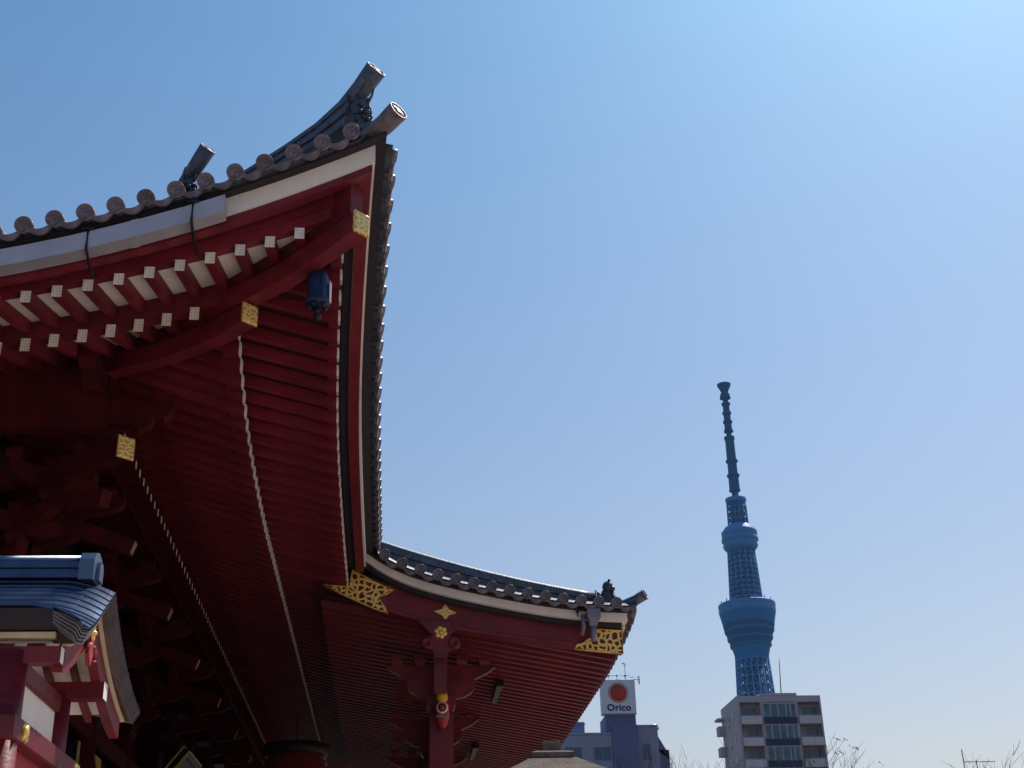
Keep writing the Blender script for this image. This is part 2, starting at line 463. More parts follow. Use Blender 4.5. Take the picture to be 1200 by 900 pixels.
# eave tiles
def eave_tile_mesh():
    mb = MB()
    mb.lathe([(-.75, .098), (-.12, .10), (-.115, .112), (0, .115), (.004, .105), (.0, .092), (-.016, .086), (-.016, .056), (-.004, .048), (-.002, .034), (-.014, .028), (-.014, .0)], 20)
    return meshof(mb, 'round_eave_tile', TILE)
def pan_tile_mesh(p=.374):
    mb = MB(); n = 8
    def arc(x, dz0, thick, lip):
        top = []; bot = []
        for j in range(n+1):
            y = -p/2+p*j/n; c = cos(pi*y/p)
            top.append((x, y, -.03-.06*c+dz0)); bot.append((x, y, -.03-.06*c-thick-lip*c+dz0))
        return top+bot[::-1]
    mb.loft([arc(-.75, 0, .03, 0), arc(-.05, 0, .03, 0), arc(-.048, 0, .035, .055), arc(0, 0, .035, .055)], smooth=False)
    return meshof(mb, 'pan_eave_tile', TILE)
ETM, PTM = eave_tile_mesh(), pan_tile_mesh()
def frame(o, a, p):
    o = Vector(o).normalized(); a = Vector(a); a = (a-o*a.dot(o)).normalized(); n = o.cross(a)
    return Matrix(((o.x, a.x, n.x, p.x), (o.y, a.y, n.y, p.y), (o.z, a.z, n.z, p.z), (0, 0, 0, 1)))
TP = .374
rt, pt = [], []
for side, smax in (('W', 9.5), ('F', SJ-.1)):
    s = .32 if side == 'W' else .32
    while s < smax:
        for lst, ds, dz in ((rt, 0, .17), (pt, TP/2, .17)):
            ss = s+ds
            if lst is pt and ss > smax: continue
            g_ = slope_of(zc, ss)
            p = E(side, ss, -.30, zc(ss)+dz)
            if side == 'W': fm = frame((-1, 0, -.24), (0, -1, -g_), p)
            else: fm = frame((0, -1, -.24), (1, 0, g_), p)
            lst.append(fm)
        s += TP

# porch verge height functions (strip top) along y, in the plane of the porch's west verge
XK = 26.2
_yk = np.array([0.55, .19, -.16, -.68, -1.54, -2.41, -3.10, -4.00, -4.75, -5.3])
_zk = np.array([10.03, 9.79, 9.60, 9.415, 9.20, 9.02, 8.885, 8.80, 8.75, 8.73])
_pf = np.polyfit(_yk, _zk, 5)
def zk(y): return float(np.polyval(_pf, y))
YK = -4.75
y = .18
while y > YK+.1:
    for lst, dy in ((rt, 0), (pt, -TP/2)):
        yy = y+dy; g_ = (zk(yy+.05)-zk(yy-.05))/.1
        lst.append(frame((-1, 0, -.12), (0, -1, -g_), Vector((XK-.22, yy, zk(yy)+.16))))
    y -= .361
def zf_(x):   # porch front edge height (strip top) along x: corner upturn
    d = x-XK; return 8.41+.34*max(0, 1-d/4.6)**2
x = XK+.35
while x < 48:
    for lst, dx in ((rt, 0), (pt, TP/2)):
        xx = x+dx; g_ = (zf_(xx+.05)-zf_(xx-.05))/.1
        lst.append(frame((0, -1, -.2), (1, 0, g_), Vector((xx, YK-.24, zf_(xx)+.16))))
    x += .374
copies('round_eave_tile', ETM, rt, hall, 99)
copies('pan_eave_tile', PTM, pt, hall, 99)

# main roof surface, with rolled tile courses
def zr(s, uu):
    fz = min(1, max(0, uu)/7)
    return zc(s)*(1-fz)+10.0*fz+.085+.24*uu+.0195*uu*uu
for side, s1 in (('W', WN), ('F', L)):
    mb = MB(); ns = int(s1/(TP/4)); us = [-.24, .4, 1.1, 2, 3, 4, 5.5, 7, 9, 11, 13, 15, 16.5]
    vs = []
    for i in range(ns+1):
        s = i*TP/4+.02
        for uu in us:
            um = min(uu, s-.02); p = E(side, s, um, zr(s, um)+(.05 if i % 4 == 1 else 0)); vs.append(p)
    nu = len(us)
    mb.add(vs, [(i*nu+j, i*nu+j+1, (i+1)*nu+j+1, (i+1)*nu+j) for i in range(ns) for j in range(nu-1)], 0, True)
    if side == 'F':   # keep the part over the porch as the same roof; it runs on into the porch roof
        pass
    mb.build('roof_slope', TILED, hall)

# hip ridge at the corner: stacked courses, ogre tile, projecting roll
def ridge_stack(mb, pts, widths, top_r):
    """pts: list of (Vector base, height)"""
    P = [Vector(p) for p, h in pts]; H = [h for p, h in pts]
    d = (P[-1]-P[0]); d.z = 0; d.normalize(); sd = Vector((d.y, -d.x, 0))
    nl = len(widths)
    for k, w in enumerate(widths):
        z0, z1_ = k/nl, (k+.93)/nl
        mb.loft([[p-sd*w/2+Vector((0, 0, h*z0)), p+sd*w/2+Vector((0, 0, h*z0)), p+sd*w/2+Vector((0, 0, h*z1_)), p-sd*w/2+Vector((0, 0, h*z1_))] for p, h in zip(P, H)])
    mb.tube([p+Vector((0, 0, h)) for p, h in zip(P, H)], top_r, 12)
mb = MB()
ridge_stack(mb, [(D(.30, 12.60), .55), (D(.75, 12.55), .42), (D(1.2, 12.55), .36), (D(2.2, 12.50), .36), (D(4, 12.7), .38), (D(8, 14.0), .4), (D(16, 18.9), .5)], (.40, .30, .36, .28, .32), .10)
mb.build('hip_ridge', TILEB, hall)
mb = MB()   # projecting round tile above the ogre tile
tt = frame(D(.02, 13.57)-D(.42, 13.16), (1, -1, 0), D(.05, 13.50))
pts = [D(.66, 12.98), D(.44, 13.10), D(.22, 13.25), D(.02, 13.44)]
mb.tube(pts, [.11, .125, .14, .155], 18)
mb.lathe([(-.03, .153), (.0, .157), (.012, .150), (.012, .138), (-.006, .132), (-.006, .075), (.01, .062), (.012, .0)], 18, frame(pts[3]-pts[2], (1, -1, 0), pts[3]+.01*(pts[3]-pts[2]).normalized()))
mb.build('projecting_roll_tile', TILEB, hall)
mb = MB()
pts = [D(.35, 12.36), D(.10, 12.36), D(-.12, 12.42), D(-.30, 12.52)]
mb.tube(pts, [.12, .13, .14, .15], 18)
mb.lathe([(-.03, .148), (.0, .152), (.012, .145), (.012, .133), (-.006, .127), (-.006, .072), (.01, .06), (.012, .0)], 16, frame(pts[3]-pts[2], (1, -1, 0), pts[3]))
mb.build('projecting_roll_tile', TILE, hall)
def ogre_tile(base, d, w, h, name='ogre_tile', mt=None):
    """small demon-faced ridge end: plate with scrolls, brows, nose and horns; d = outward direction"""
    base = Vector(base); d = Vector(d).normalized(); sd = Vector((-d.y, d.x, 0)); up = Vector((0, 0, 1))
    mb = MB()
    out = [(-.5, 0), (.5, 0), (.56, .25), (.42, .4), (.46, .62), (.30, .78), (.24, 1.0), (.1, .9), (-.1, .9), (-.24, 1.0), (-.30, .78), (-.46, .62), (-.42, .4), (-.56, .25)]
    mb.prism([(x*w, y_*h) for x, y_ in out], (base, sd, up, d), -.06, .04)
    for sx in (-1, 1):
        for (px, py, rr) in ((.2, .62, .12), (.4, .16, .14), (.3, .4, .1), (.5, .3, .08), (.14, .3, .1)):
            c = base+sd*(sx*px*w)+up*(py*h)+d*.05
            mb.lathe([(-.04, rr*w), (.03, rr*w*.9), (.055, rr*w*.3)], 8, frame(d, sd, c))
        mb.tube([base+sd*(sx*.2*w)+up*(.8*h)+d*.03, base+sd*(sx*.3*w)+up*(1.02*h)+d*.08, base+sd*(sx*.26*w)+up*(1.18*h)+d*.14], [.07*w, .055*w, .01], 6)
    c = base+up*(.45*h)+d*.06
    mb.lathe([(-.04, .13*w), (.05, .11*w), (.09, .03*w)], 8, frame(d, sd, c))
    return mb.build(name, mt or TILED, hall)
ogre_tile(D(.20, 12.55), (-1, -1, 0), .34, .58)
# descending ridge on the west slope, its end shows above the eave
mb = MB()
bp = [(Vector((17.25, 3.05, 12.30)), .50), (Vector((18.2, 3.35, 12.45)), .45), (Vector((21, 4.2, 13.6)), .45), (Vector((26, 5.6, 16.2)), .5)]
ridge_stack(mb, bp, (.34, .26, .30), .10)
mb.build('descending_ridge', TILED, hall)
mb = MB()
pts = [Vector((17.5, 3.36, 12.86)), Vector((17.25, 3.18, 12.98)), Vector((17.05, 3.00, 13.17)), Vector((16.9, 2.84, 13.36))]
mb.tube(pts, [.10, .11, .12, .13], 18)
mb.lathe([(-.03, .128), (.0, .132), (.01, .126), (.01, .115), (-.006, .11), (-.006, .06), (.01, .05), (.012, .0)], 16, frame(pts[3]-pts[2], (0, 1, 0), pts[3]))
mb.build('projecting_roll_tile', TILEB, hall)
ogre_tile((17.10, 3.12, 12.56), (-1, -.35, 0), .30, .42)

# gutter on the west eave with iron straps
mb = MB()
rings = []
for s in np.linspace(1.93, WN, 50):
    rings.append([E('W', s, uu, zc(s)+z) for uu, z in ((-.27, -.12), (-.255, -.12), (-.245, -.345), (-.02, -.345), (-.02, -.37), (-.27, -.37))])
mb.loft(rings)
mb.loft([[E('W', s, uu, zc(s)+z) for uu, z in ((-.26, -.13), (-.02, -.13), (-.02, -.36), (-.26, -.36))] for s in (1.925, 1.945)])
gut = mb.build('gutter', GUTTER, hall)
for s in (3.05, 5.45, 7.8):
    mb = MB()
    mb.loft([[E('W', ss, uu, zc(ss)+z) for uu, z in ((-.276, -.115), (-.25, -.115), (-.014, -.35), (-.014, -.376), (-.276, -.376))] for ss in (s-.05, s+.05)])
    mb.build('gutter_joint', GUTTER, gut)
for s in (2.33, 3.62, 4.90, 6.2, 7.5):
    mb = MB()
    k = lambda uu, z, ds=0: E('W', s+ds, uu, zc(s)+z)
    mb.tube([k(-.2, .05), k(-.285, -.06), k(-.285, -.37), k(-.16, -.42), k(.10, -.50), Vector((CX0+fl(s)+.34, CY0+s, z1(s)+.03))], .019, 6)
    mb.tube([k(-.285, -.085, -.07), k(-.285, -.085, .07)], .02, 6)
    mb.build('gutter_strap', IRON, hall)

# ---------------------------------------------------------------- worship porch
def verge_loft(mb, sec, y0, y1, m=0, n=24):
    """sec: (x, zfunction(y))"""
    mb.loft([[Vector((x_, y_, fz(y_))) for x_, fz in sec] for y_ in np.linspace(y0, y1, n)], m)
def vrect(x0, x1, za, zb): return [(x0, za), (x1, za), (x1, zb), (x0, zb)]
XE = XK+22.2
mb = MB()
verge_loft(mb, vrect(XK, XK+.3, lambda y: zk(y)-.165, lambda y: zk(y)), .55, YK)
mb.loft([[Vector((x_, y_, zf_(x_)+dz)) for y_, dz in ((YK+.002, -.165), (YK+.3, -.165), (YK+.3, 0), (YK+.002, 0))] for x_ in np.linspace(XK+.31, XE, 40)])
mb.build('white_verge_edge', WHITE, hall)
mb = MB()
verge_loft(mb, vrect(XK-.08, XK+.32, lambda y: zk(y)+.004, lambda y: zk(y)+.06), .55, YK-.08)
mb.loft([[Vector((x_, y_, zf_(x_)+dz)) for y_, dz in ((YK-.08, .004), (YK+.3, .004), (YK+.3, .06), (YK-.08, .06))] for x_ in np.linspace(XK+.33, XE, 40)])
verge_loft(mb, vrect(XK+.12, XK+.34, lambda y: zk(y)-.26, lambda y: zk(y)-.17), .6, YK+.1)
mb.build('tile_underboard', DARK, hall)
# front edge of the porch under the strip
mb = MB()
mb.loft([[Vector((x_, y_, zf_(x_)+dz)) for y_, dz in ((YK+.05, -.26), (YK+.3, -.26), (YK+.3, -.17), (YK+.05, -.17))] for x_ in np.linspace(XK+.35, XE, 40)])
mb.build('eave_batten', RED, hall)
# barge board
_yb = np.array([1.41, .70, .09, -1.03, -2.41, -3.66, -4.66]); _zb = np.array([9.44, 9.10, 8.835, 8.515, 8.293, 8.111, 8.0])
_yt = np.array([1.41, .84, .49, -.69, -2.43, -3.68, -4.66]); _zt = np.array([9.46, 9.76, 9.62, 9.19, 8.80, 8.60, 8.46])
def zbot(y): return float(np.interp(y, _yb[::-1], _zb[::-1]))
_pb = np.polyfit(_yb, _zb, 4)
def zbot(y): return float(np.polyval(_pb, y))
def ztop(y): return float(np.interp(y, _yt[::-1], _zt[::-1]))
XB = XK+.30
mb = MB()
ys = list(np.linspace(1.41, -4.66, 40))
mb.loft([[Vector((x_, y_, z_)) for x_, z_ in ((XB, zbot(y_)+.05), (XB+.16, zbot(y_)), (XB+.16, max(ztop(y_), zk(min(y_, .5))-.3 if y_ < .5 else 0, zbot(y_)+.02)), (XB, max(ztop(y_), zbot(y_)+.06)))] for y_ in ys])
barge = mb.build('barge_board', RED, hall)
mb = MB()   # moulded lower rib of the board
ys2 = list(np.linspace(.5, -3.7, 30))
mb.loft([[Vector((x_, y_, zbot(y_)+z_)) for x_, z_ in ((XB-.03, .055), (XB-.001, .055), (XB-.001, .125), (XB-.03, .11))] for y_ in ys2])
mb.build('board_moulding', RED, barge)
def plate(name, poly, x0, x1, mt, par, sm=1):
    """flat fitting lying in a plane of constant x; poly of (y, z)"""
    mb = MB(); mb.prism(poly, ((x0, 0, 0), (0, 1, 0), (0, 0, 1), (1, 0, 0)), 0, x1-x0)
    c = Vector((0, sum(p[0] for p in poly)/len(poly), sum(p[1] for p in poly)/len(poly)))
    o = mb.build(name, mt, par)
    mb = MB(); pts = [Vector((x0-.004, a, b)) for a, b in poly]; mb.tube(pts+[pts[0], pts[1]], .016, 6); mb.build('gilt_rim', GOLD, o)
    return o
plate('gilt_fitting', [(.83, 9.765), (.4, 9.50), (-.044, 9.316), (.10, 9.26), (.265, 9.174), (.22, 9.05), (.16, 8.97), (.088, 8.837), (.40, 8.95), (.694, 9.087), (1.0, 9.23), (1.41, 9.44), (1.1, 9.41), (.873, 9.39)], XB-.05, XB-.004, GOLDO, barge)
plate('gilt_fitting', [(-4.143, 8.50), (-4.66, 8.455), (-4.66, 7.985), (-4.1, 8.04), (-3.667, 8.09), (-3.72, 8.17), (-3.85, 8.20), (-3.96, 8.29), (-4.05, 8.30), (-4.143, 8.32)], XB-.05, XB-.004, GOLDO, barge)
dy, dz = -1.067, 8.868
mb = MB(); mb.prism([(dy-.23, dz-.02), (dy-.08, dz-.06), (dy, dz-.16), (dy+.08, dz-.06), (dy+.23, dz+.02), (dy+.08, dz+.06), (dy, dz+.16), (dy-.08, dz+.06)], ((XB-.03, 0, 0), (0, 1, 0), (0, 0, 1), (1, 0, 0)), 0, .026)
mb.build('gilt_diamond', GOLDC, barge)
# pendant (gegyo) with flower boss
mb = MB()
gy, gz = -.97, 8.25
poly = [(-.41, .40), (-.30, .30), (-.22, .20), (-.13, .13), (-.19, .10), (-.31, .06), (-.36, -.04), (-.30, -.13), (-.20, -.14), (-.13, -.17), (-.12, -.30), (.12, -.30), (.13, -.17), (.20, -.14), (.30, -.13), (.36, -.04), (.31, .06), (.19, .10), (.13, .13), (.22, .20), (.30, .30), (.41, .40)]
mb.prism([(gy+a*1.12, gz+b*1.05) for a, b in poly], ((XB-.02, 0, 0), (0, 1, 0), (0, 0, 1), (1, 0, 0)), -.05, .018)
for sy in (-1, 1):
    mb.lathe([(-.02, .13), (.05, .11), (.055, .06), (.02, .05), (.03, .0)], 12, frame((-1, 0, 0), (0, 1, 0), Vector((XB-.06, gy+sy*.27, gz-.03))))
pend = mb.build('pendant_board', RED, hall)
mb = MB()
for k in range(6):
    a = k*pi/3+.3; mb.lathe([(0, .055), (.02, .05), (.03, .02)], 8, frame((-1, 0, 0), (0, 1, 0), Vector((XB-.07, gy+.085*cos(a), gz+.19+.085*sin(a)))))
mb.lathe([(0, .05), (.04, .04), (.05, .0)], 8, frame((-1, 0, 0), (0, 1, 0), Vector((XB-.07, gy, gz+.19))))
mb.build('flower_boss', GOLD, pend)
# strut behind the pendant down to the pillar brackets
mb = MB(); mb.bbox(XB+.2, XB+.42, gy-.13, gy+.13, 7.3, 8.6, .02); mb.build('pendant_post', RED, hall)

# porch rafters and soffit
def zpr(y): return 7.88+.19*(y+4.5)
mbr = MB(); q = [(0, -.065, 0), (0, .065, 0), (0, .065, .15), (0, -.065, .15)]
Lp = 6.0
q2 = [(Lp, a, b+.19*Lp) for _, a, b in q]
mbr.add(q+q2, [(0, 1, 2, 3)], 1); mbr.add(q+q2, [(7, 6, 5, 4), (0, 4, 5, 1), (1, 5, 6, 2), (2, 6, 7, 3), (3, 7, 4, 0)], 0)
PRM = meshof(mbr, 'porch_rafter', [RED, RED])
copies('porch_rafter', PRM, [Matrix.Translation((x_, -4.55, zpr(-4.55)+(zf_(x_)-8.41)*.35)) @ ROTF for x_ in np.arange(XB+.42, XE-.3, .375)], hall)
mb = MB()
mb.loft([[Vector((x_, y_, zpr(y_)+(zf_(x_)-8.41)*.35+dz)) for y_, dz in ((-4.5, .153), (1.45, .153), (1.45, .19), (-4.5, .19))] for x_ in np.linspace(XB+.17, XE, 30)])
mb.build('porch_ceiling', REDD, hall)
mb = MB()
mb.loft([[Vector((x_, y_, z_)) for y_, z_ in ((YK+.3, zf_(x_)+.1), (YK+.31, zpr(-4.5)+.19), (-3, 8.3), (-3, 8.9))] for x_ in np.linspace(XB+.17, XE, 30)])
mb.build('porch_fill', REDD, hall)
# porch roof
mb = MB(); nx = int((XE-XK)/(TP/4)); ysr = list(np.linspace(YK-.2, 1.2, 16)); vs = []
for i in range(nx+1):
    x_ = XK-.15+i*TP/4
    for y_ in ysr:
        t = (y_-YK)/(1.2-YK)
        vs.append((x_, y_, zk(min(y_, .5))+.12+(zf_(max(x_, XK))-8.75)*max(0, 1-t)+(.5*max(0, y_-.5))+(.07 if i % 4 == 1 else 0)))
ny = len(ysr); mb.add(vs, [(i*ny+j, i*ny+j+1, (i+1)*ny+j+1, (i+1)*ny+j) for i in range(nx) for j in range(ny-1)], 0, True)
mb.build('porch_roof', TILEB, hall)
# verge ridge on the porch roof
mb = MB()
yy = np.linspace(.60, -4.2, 16); vz = np.polyfit([.233, -1.056, -2.484, -4.091], [10.464, 10.071, 9.68, 9.363], 2)
for k, (x0, x1, fa, fb) in enumerate(((XK+.30, XK+1.0, 0, .3), (XK+.38, XK+.92, .31, .60), (XK+.34, XK+.96, .61, .80))):
    mb.loft([[Vector((x_, y_, (zk(min(y_, .5))+.14)*(1-ff)+(np.polyval(vz, y_)-.04)*ff)) for x_, ff in ((x0, fa), (x1, fa), (x1, fb), (x0, fb))] for y_ in yy])
mb.tube([Vector((XK+.65, y_, np.polyval(vz, y_)-.1)) for y_ in yy], .13, 12)
mb.build('verge_ridge', TILEB, hall)
# ridge-end lion and projecting tiles at the porch corner
mb = MB(); lx, ly, lz = XK+.3, -4.40, 8.98
mb.lathe([(-.06, .16), (0, .17), (.08, .13), (.14, .15), (.26, .12), (.33, .10)], 10, frame((0, 0, 1), (1, 0, 0), Vector((lx, ly, lz))))
def blob(mb, c, rx, ry, rz, n=8):
    c = Vector(c); rings = []
    for i in range(1, 6):
        a = -pi/2+pi*i/6
        rings.append([c+Vector((rx*cos(a)*cos(2*pi*j/n), ry*cos(a)*sin(2*pi*j/n), rz*sin(a))) for j in range(n)])
    mb.loft(rings, smooth=True)
blob(mb, (lx-.03, ly-.03, lz+.40), .11, .12, .13)
blob(mb, (lx-.06, ly-.10, lz+.36), .07, .08, .06)
for a in range(7): blob(mb, (lx+.06*cos(a*.9)+.03, ly+.05+.10*cos(a*2.1), lz+.28+.07*sin(a*1.7)), .055, .055, .06, 6)
for sx in (-.06, .06): 
    blob(mb, (lx+sx, ly-.06, lz+.53), .03, .03, .05, 6)
    mb.tube([(lx+sx, ly-.1, lz+.3), (lx+sx*1.4, ly-.15, lz+.12), (lx+sx*1.4, ly-.17, lz-.02)], [.05, .04, .05], 6)
blob(mb, (lx, ly+.17, lz+.10), .09, .10, .10); mb.tube([(lx, ly+.12, lz+.1), (lx, ly+.24, lz+.2), (lx, ly+.22, lz+.34)], [.04, .05, .02], 6)
mb.build('ridge_lion', TILED, hall)
mb = MB(); pts = [Vector((XK+.25, -4.45, 8.95)), Vector((XK+.1, -4.72, 8.96)), Vector((XK-.0, -4.95, 9.03)), Vector((XK-.1, -5.12, 9.12))]
mb.tube(pts, [.09, .10, .105, .115], 14)
mb.lathe([(-.02, .115), (.015, .117), (.017, .095), (-.012, .09), (-.012, .0)], 14, frame(pts[3]-pts[2], (1, 0, 0), pts[3]))
mb.build('projecting_roll_tile', TILEB, hall)

# hopper and down-pipe at the porch corner
mb = MB(); hx = XK-.12
mb.loft([[(hx-.1+a, y_, z_) for y_ in (0,)] for a in (0,)]) if False else None
mb.bbox(hx-.12, hx+.1, -4.17, -3.90, 8.60, 8.80, .015)
mb.loft([[(hx-.10, -4.15, 8.60), (hx+.09, -4.15, 8.60), (hx+.09, -3.92, 8.60), (hx-.10, -3.92, 8.60)], [(hx-.06, -4.09, 8.45), (hx+.07, -4.09, 8.45), (hx+.07, -3.95, 8.45), (hx-.06, -3.95, 8.45)]])
mb.build('rain_hopper', PIPE, hall)
mb = MB(); mb.tube([(hx, -4.02, 8.47), (hx, -4.02, 8.16)], .062, 14)
mb.tube([(hx+.05, -3.84, 8.70), (hx+.05, -3.83, 8.45), (hx+.16, -3.80, 8.33)], .05, 12)
mb.build('downpipe', PIPE, hall)
mb = MB(); mb.tube([(hx, -3.715, 8.93), (hx, -3.715, 8.66)], .014, 6)
for z in (8.90, 8.83, 8.76): mb.lathe([(-.03, .012), (0, .05), (.03, .012)], 8, frame((0, 0, 1), (1, 0, 0), Vector((hx, -3.715, z))))
mb.box(hx-.02, hx+.02, -3.86, -3.70, 8.775, 8.80)
mb.build('pipe_hook', IRON, hall)

# porch pillars with bracket sets
PY = -1.055
def arm_profile(mb, c, ax, half, zt, h, w, m=0, endm=None):
    """bracket arm with curved ends along ax through c (top at zt)"""
    c = Vector(c); ax = Vector(ax).normalized(); sd = Vector((-ax.y, ax.x, 0))
    pts = [(-half, 0), (half, 0), (half, -h*.45), (half*.93, -h*.62), (half*.8, -h*.82), (half*.6, -h*.96), (half*.45, -h), (-half*.45, -h), (-half*.6, -h*.96), (-half*.8, -h*.82), (-half*.93, -h*.62), (-half, -h*.45)]
    o = Vector((c.x, c.y, zt))
    mb.prism(pts, (o, ax, Vector((0, 0, 1)), sd), -w/2, w/2, m)
def block(mb, c, w, h, m=0):
    x, y, z = c
    def rg(ww, zz): return [(x-ww/2, y-ww/2, zz), (x+ww/2, y-ww/2, zz), (x+ww/2, y+ww/2, zz), (x-ww/2, y+ww/2, zz)]
    mb.loft([rg(w*.72, z), rg(w, z+h*.42), rg(w, z+h)], m)
PXS = (28.8, 34.6, 40.4, 46.2)
for i, px in enumerate(PXS):
    mb = MB()
    mb.bbox(px-.25, px+.25, PY-.25, PY+.25, .6, 7.30, .035)
    col = mb.build('porch_pillar', RED, hall)
    mb = MB(); mb.bbox(px-.4, px+.4, PY-.4, PY+.4, 0, .6, .04); mb.build('pillar_base', STONE, col)
    mb = MB()
    block(mb, (px, PY, 7.30), .62, .30)
    half = [(1.16, 8.30), (1.15, 8.24), (1.02, 8.14), (.86, 8.07), (.72, 8.0), (.72, 7.86), (.66, 7.72), (.5, 7.62), (.25, 7.58)]
    poly = half+[(-a_, b_) for a_, b_ in half[::-1]]
    mb.prism(poly, ((px, PY, 0), (0, 1, 0), (0, 0, 1), (1, 0, 0)), -.11, .11)
    mb.prism([(a_*.8, b_) for a_, b_ in poly], ((px, PY, 0), (1, 0, 0), (0, 0, 1), (0, 1, 0)), -.10, .10)
    for b_ in (-.95, -.45, .45, .95): block(mb, (px, PY+b_, 8.302), .26, .24)
    br = mb.build('pillar_bracket', RED, hall)
    for sy in (-1, 1):
        mb = MB(); mb.tube([(px-.12, PY+sy*1.155, 8.25), (px-.12, PY+sy*1.02, 8.14), (px-.12, PY+sy*.86, 8.07)], [.03, .022, .015], 6); mb.build('cream_trim', CREAMD, br)
        mb = MB(); mb.tube([(px-.12, PY+sy*.715, 7.80), (px-.12, PY+sy*.66, 7.72), (px-.12, PY+sy*.48, 7.615)], [.014, .02, .016], 6); mb.build('cream_trim', CREAMD, br)
    # carved lion-nose beam end facing west
    mb = MB()
    n = 14
    def oval(x_, w, h, zc_): return [Vector((x_, PY+w*cos(2*pi*j/n), zc_+h*sin(2*pi*j/n))) for j in range(n)]
    mb.loft([oval(px-.24, .15, .36, 7.26), oval(px-.46, .16, .38, 7.24), oval(px-.60, .14, .34, 7.22), oval(px-.66, .08, .26, 7.20)], smooth=True)
    nose = mb.build('carved_nose', mat('nose_red', (.38, .02, .03), .5), hall)
    mb = MB(); mb.loft([oval(px-.5, .13, .15, 7.53), oval(px-.66, .11, .13, 7.51), oval(px-.72, .05, .07, 7.50)], smooth=True); mb.build('yellow_crest', mat('nose_yellow', (.75, .42, .04), .5, var=.1), nose)
    for rr, xx, mt_ in ((.125, px-.68, WHITE), (.095, px-.70, mat('nose_dark', (.10, .01, .03), .5)), (.05, px-.715, mat('nose_scarlet', (.5, .03, .02), .5))):
        mb = MB(); mb.lathe([(-.1, rr*.9), (.0, rr), (.014, rr*.7), (.016, 0)], 12, frame((-1, 0, 0), (0, 1, 0), Vector((xx, PY, 7.28)))); mb.build('carved_eye', mt_, nose)
    mb = MB(); mb.loft([oval(px-.655, .14, .03, 7.10), oval(px-.685, .12, .025, 7.10)]); mb.build('green_jaw', mat('nose_green', (.08, .25, .14), .5), nose)
# long porch beams along the pillars
mb = MB()
mb.bbox(28.0, XE-1.4, PY-.13, PY+.13, 8.61, 8.80, .02)
mb.bbox(28.9, XE-1.6, PY-.16, PY+.16, 6.5, 7.0, .03)
mb.build('porch_beam', RED, hall)
# floodlight boxes under the porch soffit
for (x_, y_) in ((30.3, -2.42), (38.3, -2.35)):
    mb = MB(); z = zpr(y_)
    mb.bbox(x_-.4, x_+.1, y_-.09, y_+.09, z-.17, z-.03, .02)
    mb.bbox(x_+.1, x_+1.5, y_-.07, y_+.07, z-.16, z-.05, .015)
    mb.build('soffit_floodlight', IRON, hall)

# ---------------------------------------------------------------- body of the hall under the eaves
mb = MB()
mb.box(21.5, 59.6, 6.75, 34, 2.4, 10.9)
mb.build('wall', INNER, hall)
mb = MB(); mb.box(16.4, 58, -1.2, 37, 0, 2.2); mb.box(26.6, 48.4, -3.6, -1.2, 0, 2.2)
for k in range(7): mb.box(28, 47, -3.6-.35*(k+1), -3.6-.35*k, 0, 2.2-.28*(k+1))
mb.build('bounce_cut_podium', PODIUM, hall)  # unseen podium, widened and darkened to cut bounce light under the eaves
mb = MB(); mb.box(20, 55, 5.3, 35, 10.95, 11.1); mb.build('inner_ceiling', REDD, hall)
cols = [(21.35, yy_) for yy_ in (6.6, 10.4, 14.2, 18.0)] + [(xx_, 6.6) for xx_ in (25.4, 29.5, 33.6, 37.7, 41.8, 45.9, 50.0)]
for (cx, cy) in cols:
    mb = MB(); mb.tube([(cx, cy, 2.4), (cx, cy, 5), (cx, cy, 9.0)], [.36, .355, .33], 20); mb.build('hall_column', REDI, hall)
def bracket_set(cx, cy, out, diag=False):
    out = Vector(out).normalized(); sd = Vector((-out.y, out.x, 0)); k = 1.414 if diag else 1
    mb = MB(); me_ = MB(); c = Vector((cx, cy, 0))
    z = 8.05
    block(mb, (cx, cy, z-.35), .75, .35)
    for t in range(3):
        o = c+out*(.62*t*k)
        zt = z+.36+t*.5
        arm_profile(mb, o, sd, .78, zt, .32, .19)
        arm_profile(mb, c+out*(.31*(t+.6)*k), out, (.62*(t+1.2))*.5*k+.35, zt, .32, .19)
        for b in (-.65, 0, .65): block(mb, (o.x+sd.x*b, o.y+sd.y*b, zt+.002), .26, .17)
        e = c+out*(.62*(t+1)*k); block(mb, (e.x, e.y, zt+.002), .26, .17)
    # tail nose with cream edge
    p0 = c+out*1.2*k+Vector((0, 0, 8.95)); p1 = c+out*2.35*k+Vector((0, 0, 8.55))
    mb.beam(p1, p0, .18, .26)
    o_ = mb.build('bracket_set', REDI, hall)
    if not diag:
        me_.beam(p1-(p0-p1).normalized()*.015, p1-(p0-p1).normalized()*.002, .17, .2)
        me_.build('bracket_nose_cap', CREAMD, o_)
for (cx, cy) in cols:
    if (cx, cy) == (21.35, 6.6): bracket_set(cx, cy, (-1, -1, 0), True)
    if cx < 22: bracket_set(cx, cy, (-1, 0, 0))
    if cy < 7: bracket_set(cx, cy, (0, -1, 0))
# purlin noses crossing at the corner
mb = MB()
z = 10.45
for ax in ((1, 0, 0), (0, 1, 0)):
    ax = Vector(ax); c = Vector((19.25, 4.55, 0))
    pts = [(-1.15, .18), (3.5, .18), (3.5, -.20), (-.5, -.20), (-.62, -.30), (-.80, -.22), (-.86, -.08), (-1.0, -.12), (-1.12, .0)]
    sd = Vector((-ax.y, ax.x, 0))
    mb.prism(pts, (c+Vector((0, 0, z-(.0 if ax.x else .42))), ax, Vector((0, 0, 1)), sd), -.12, .12)
mb.build('corner_purlin', REDI, hall)
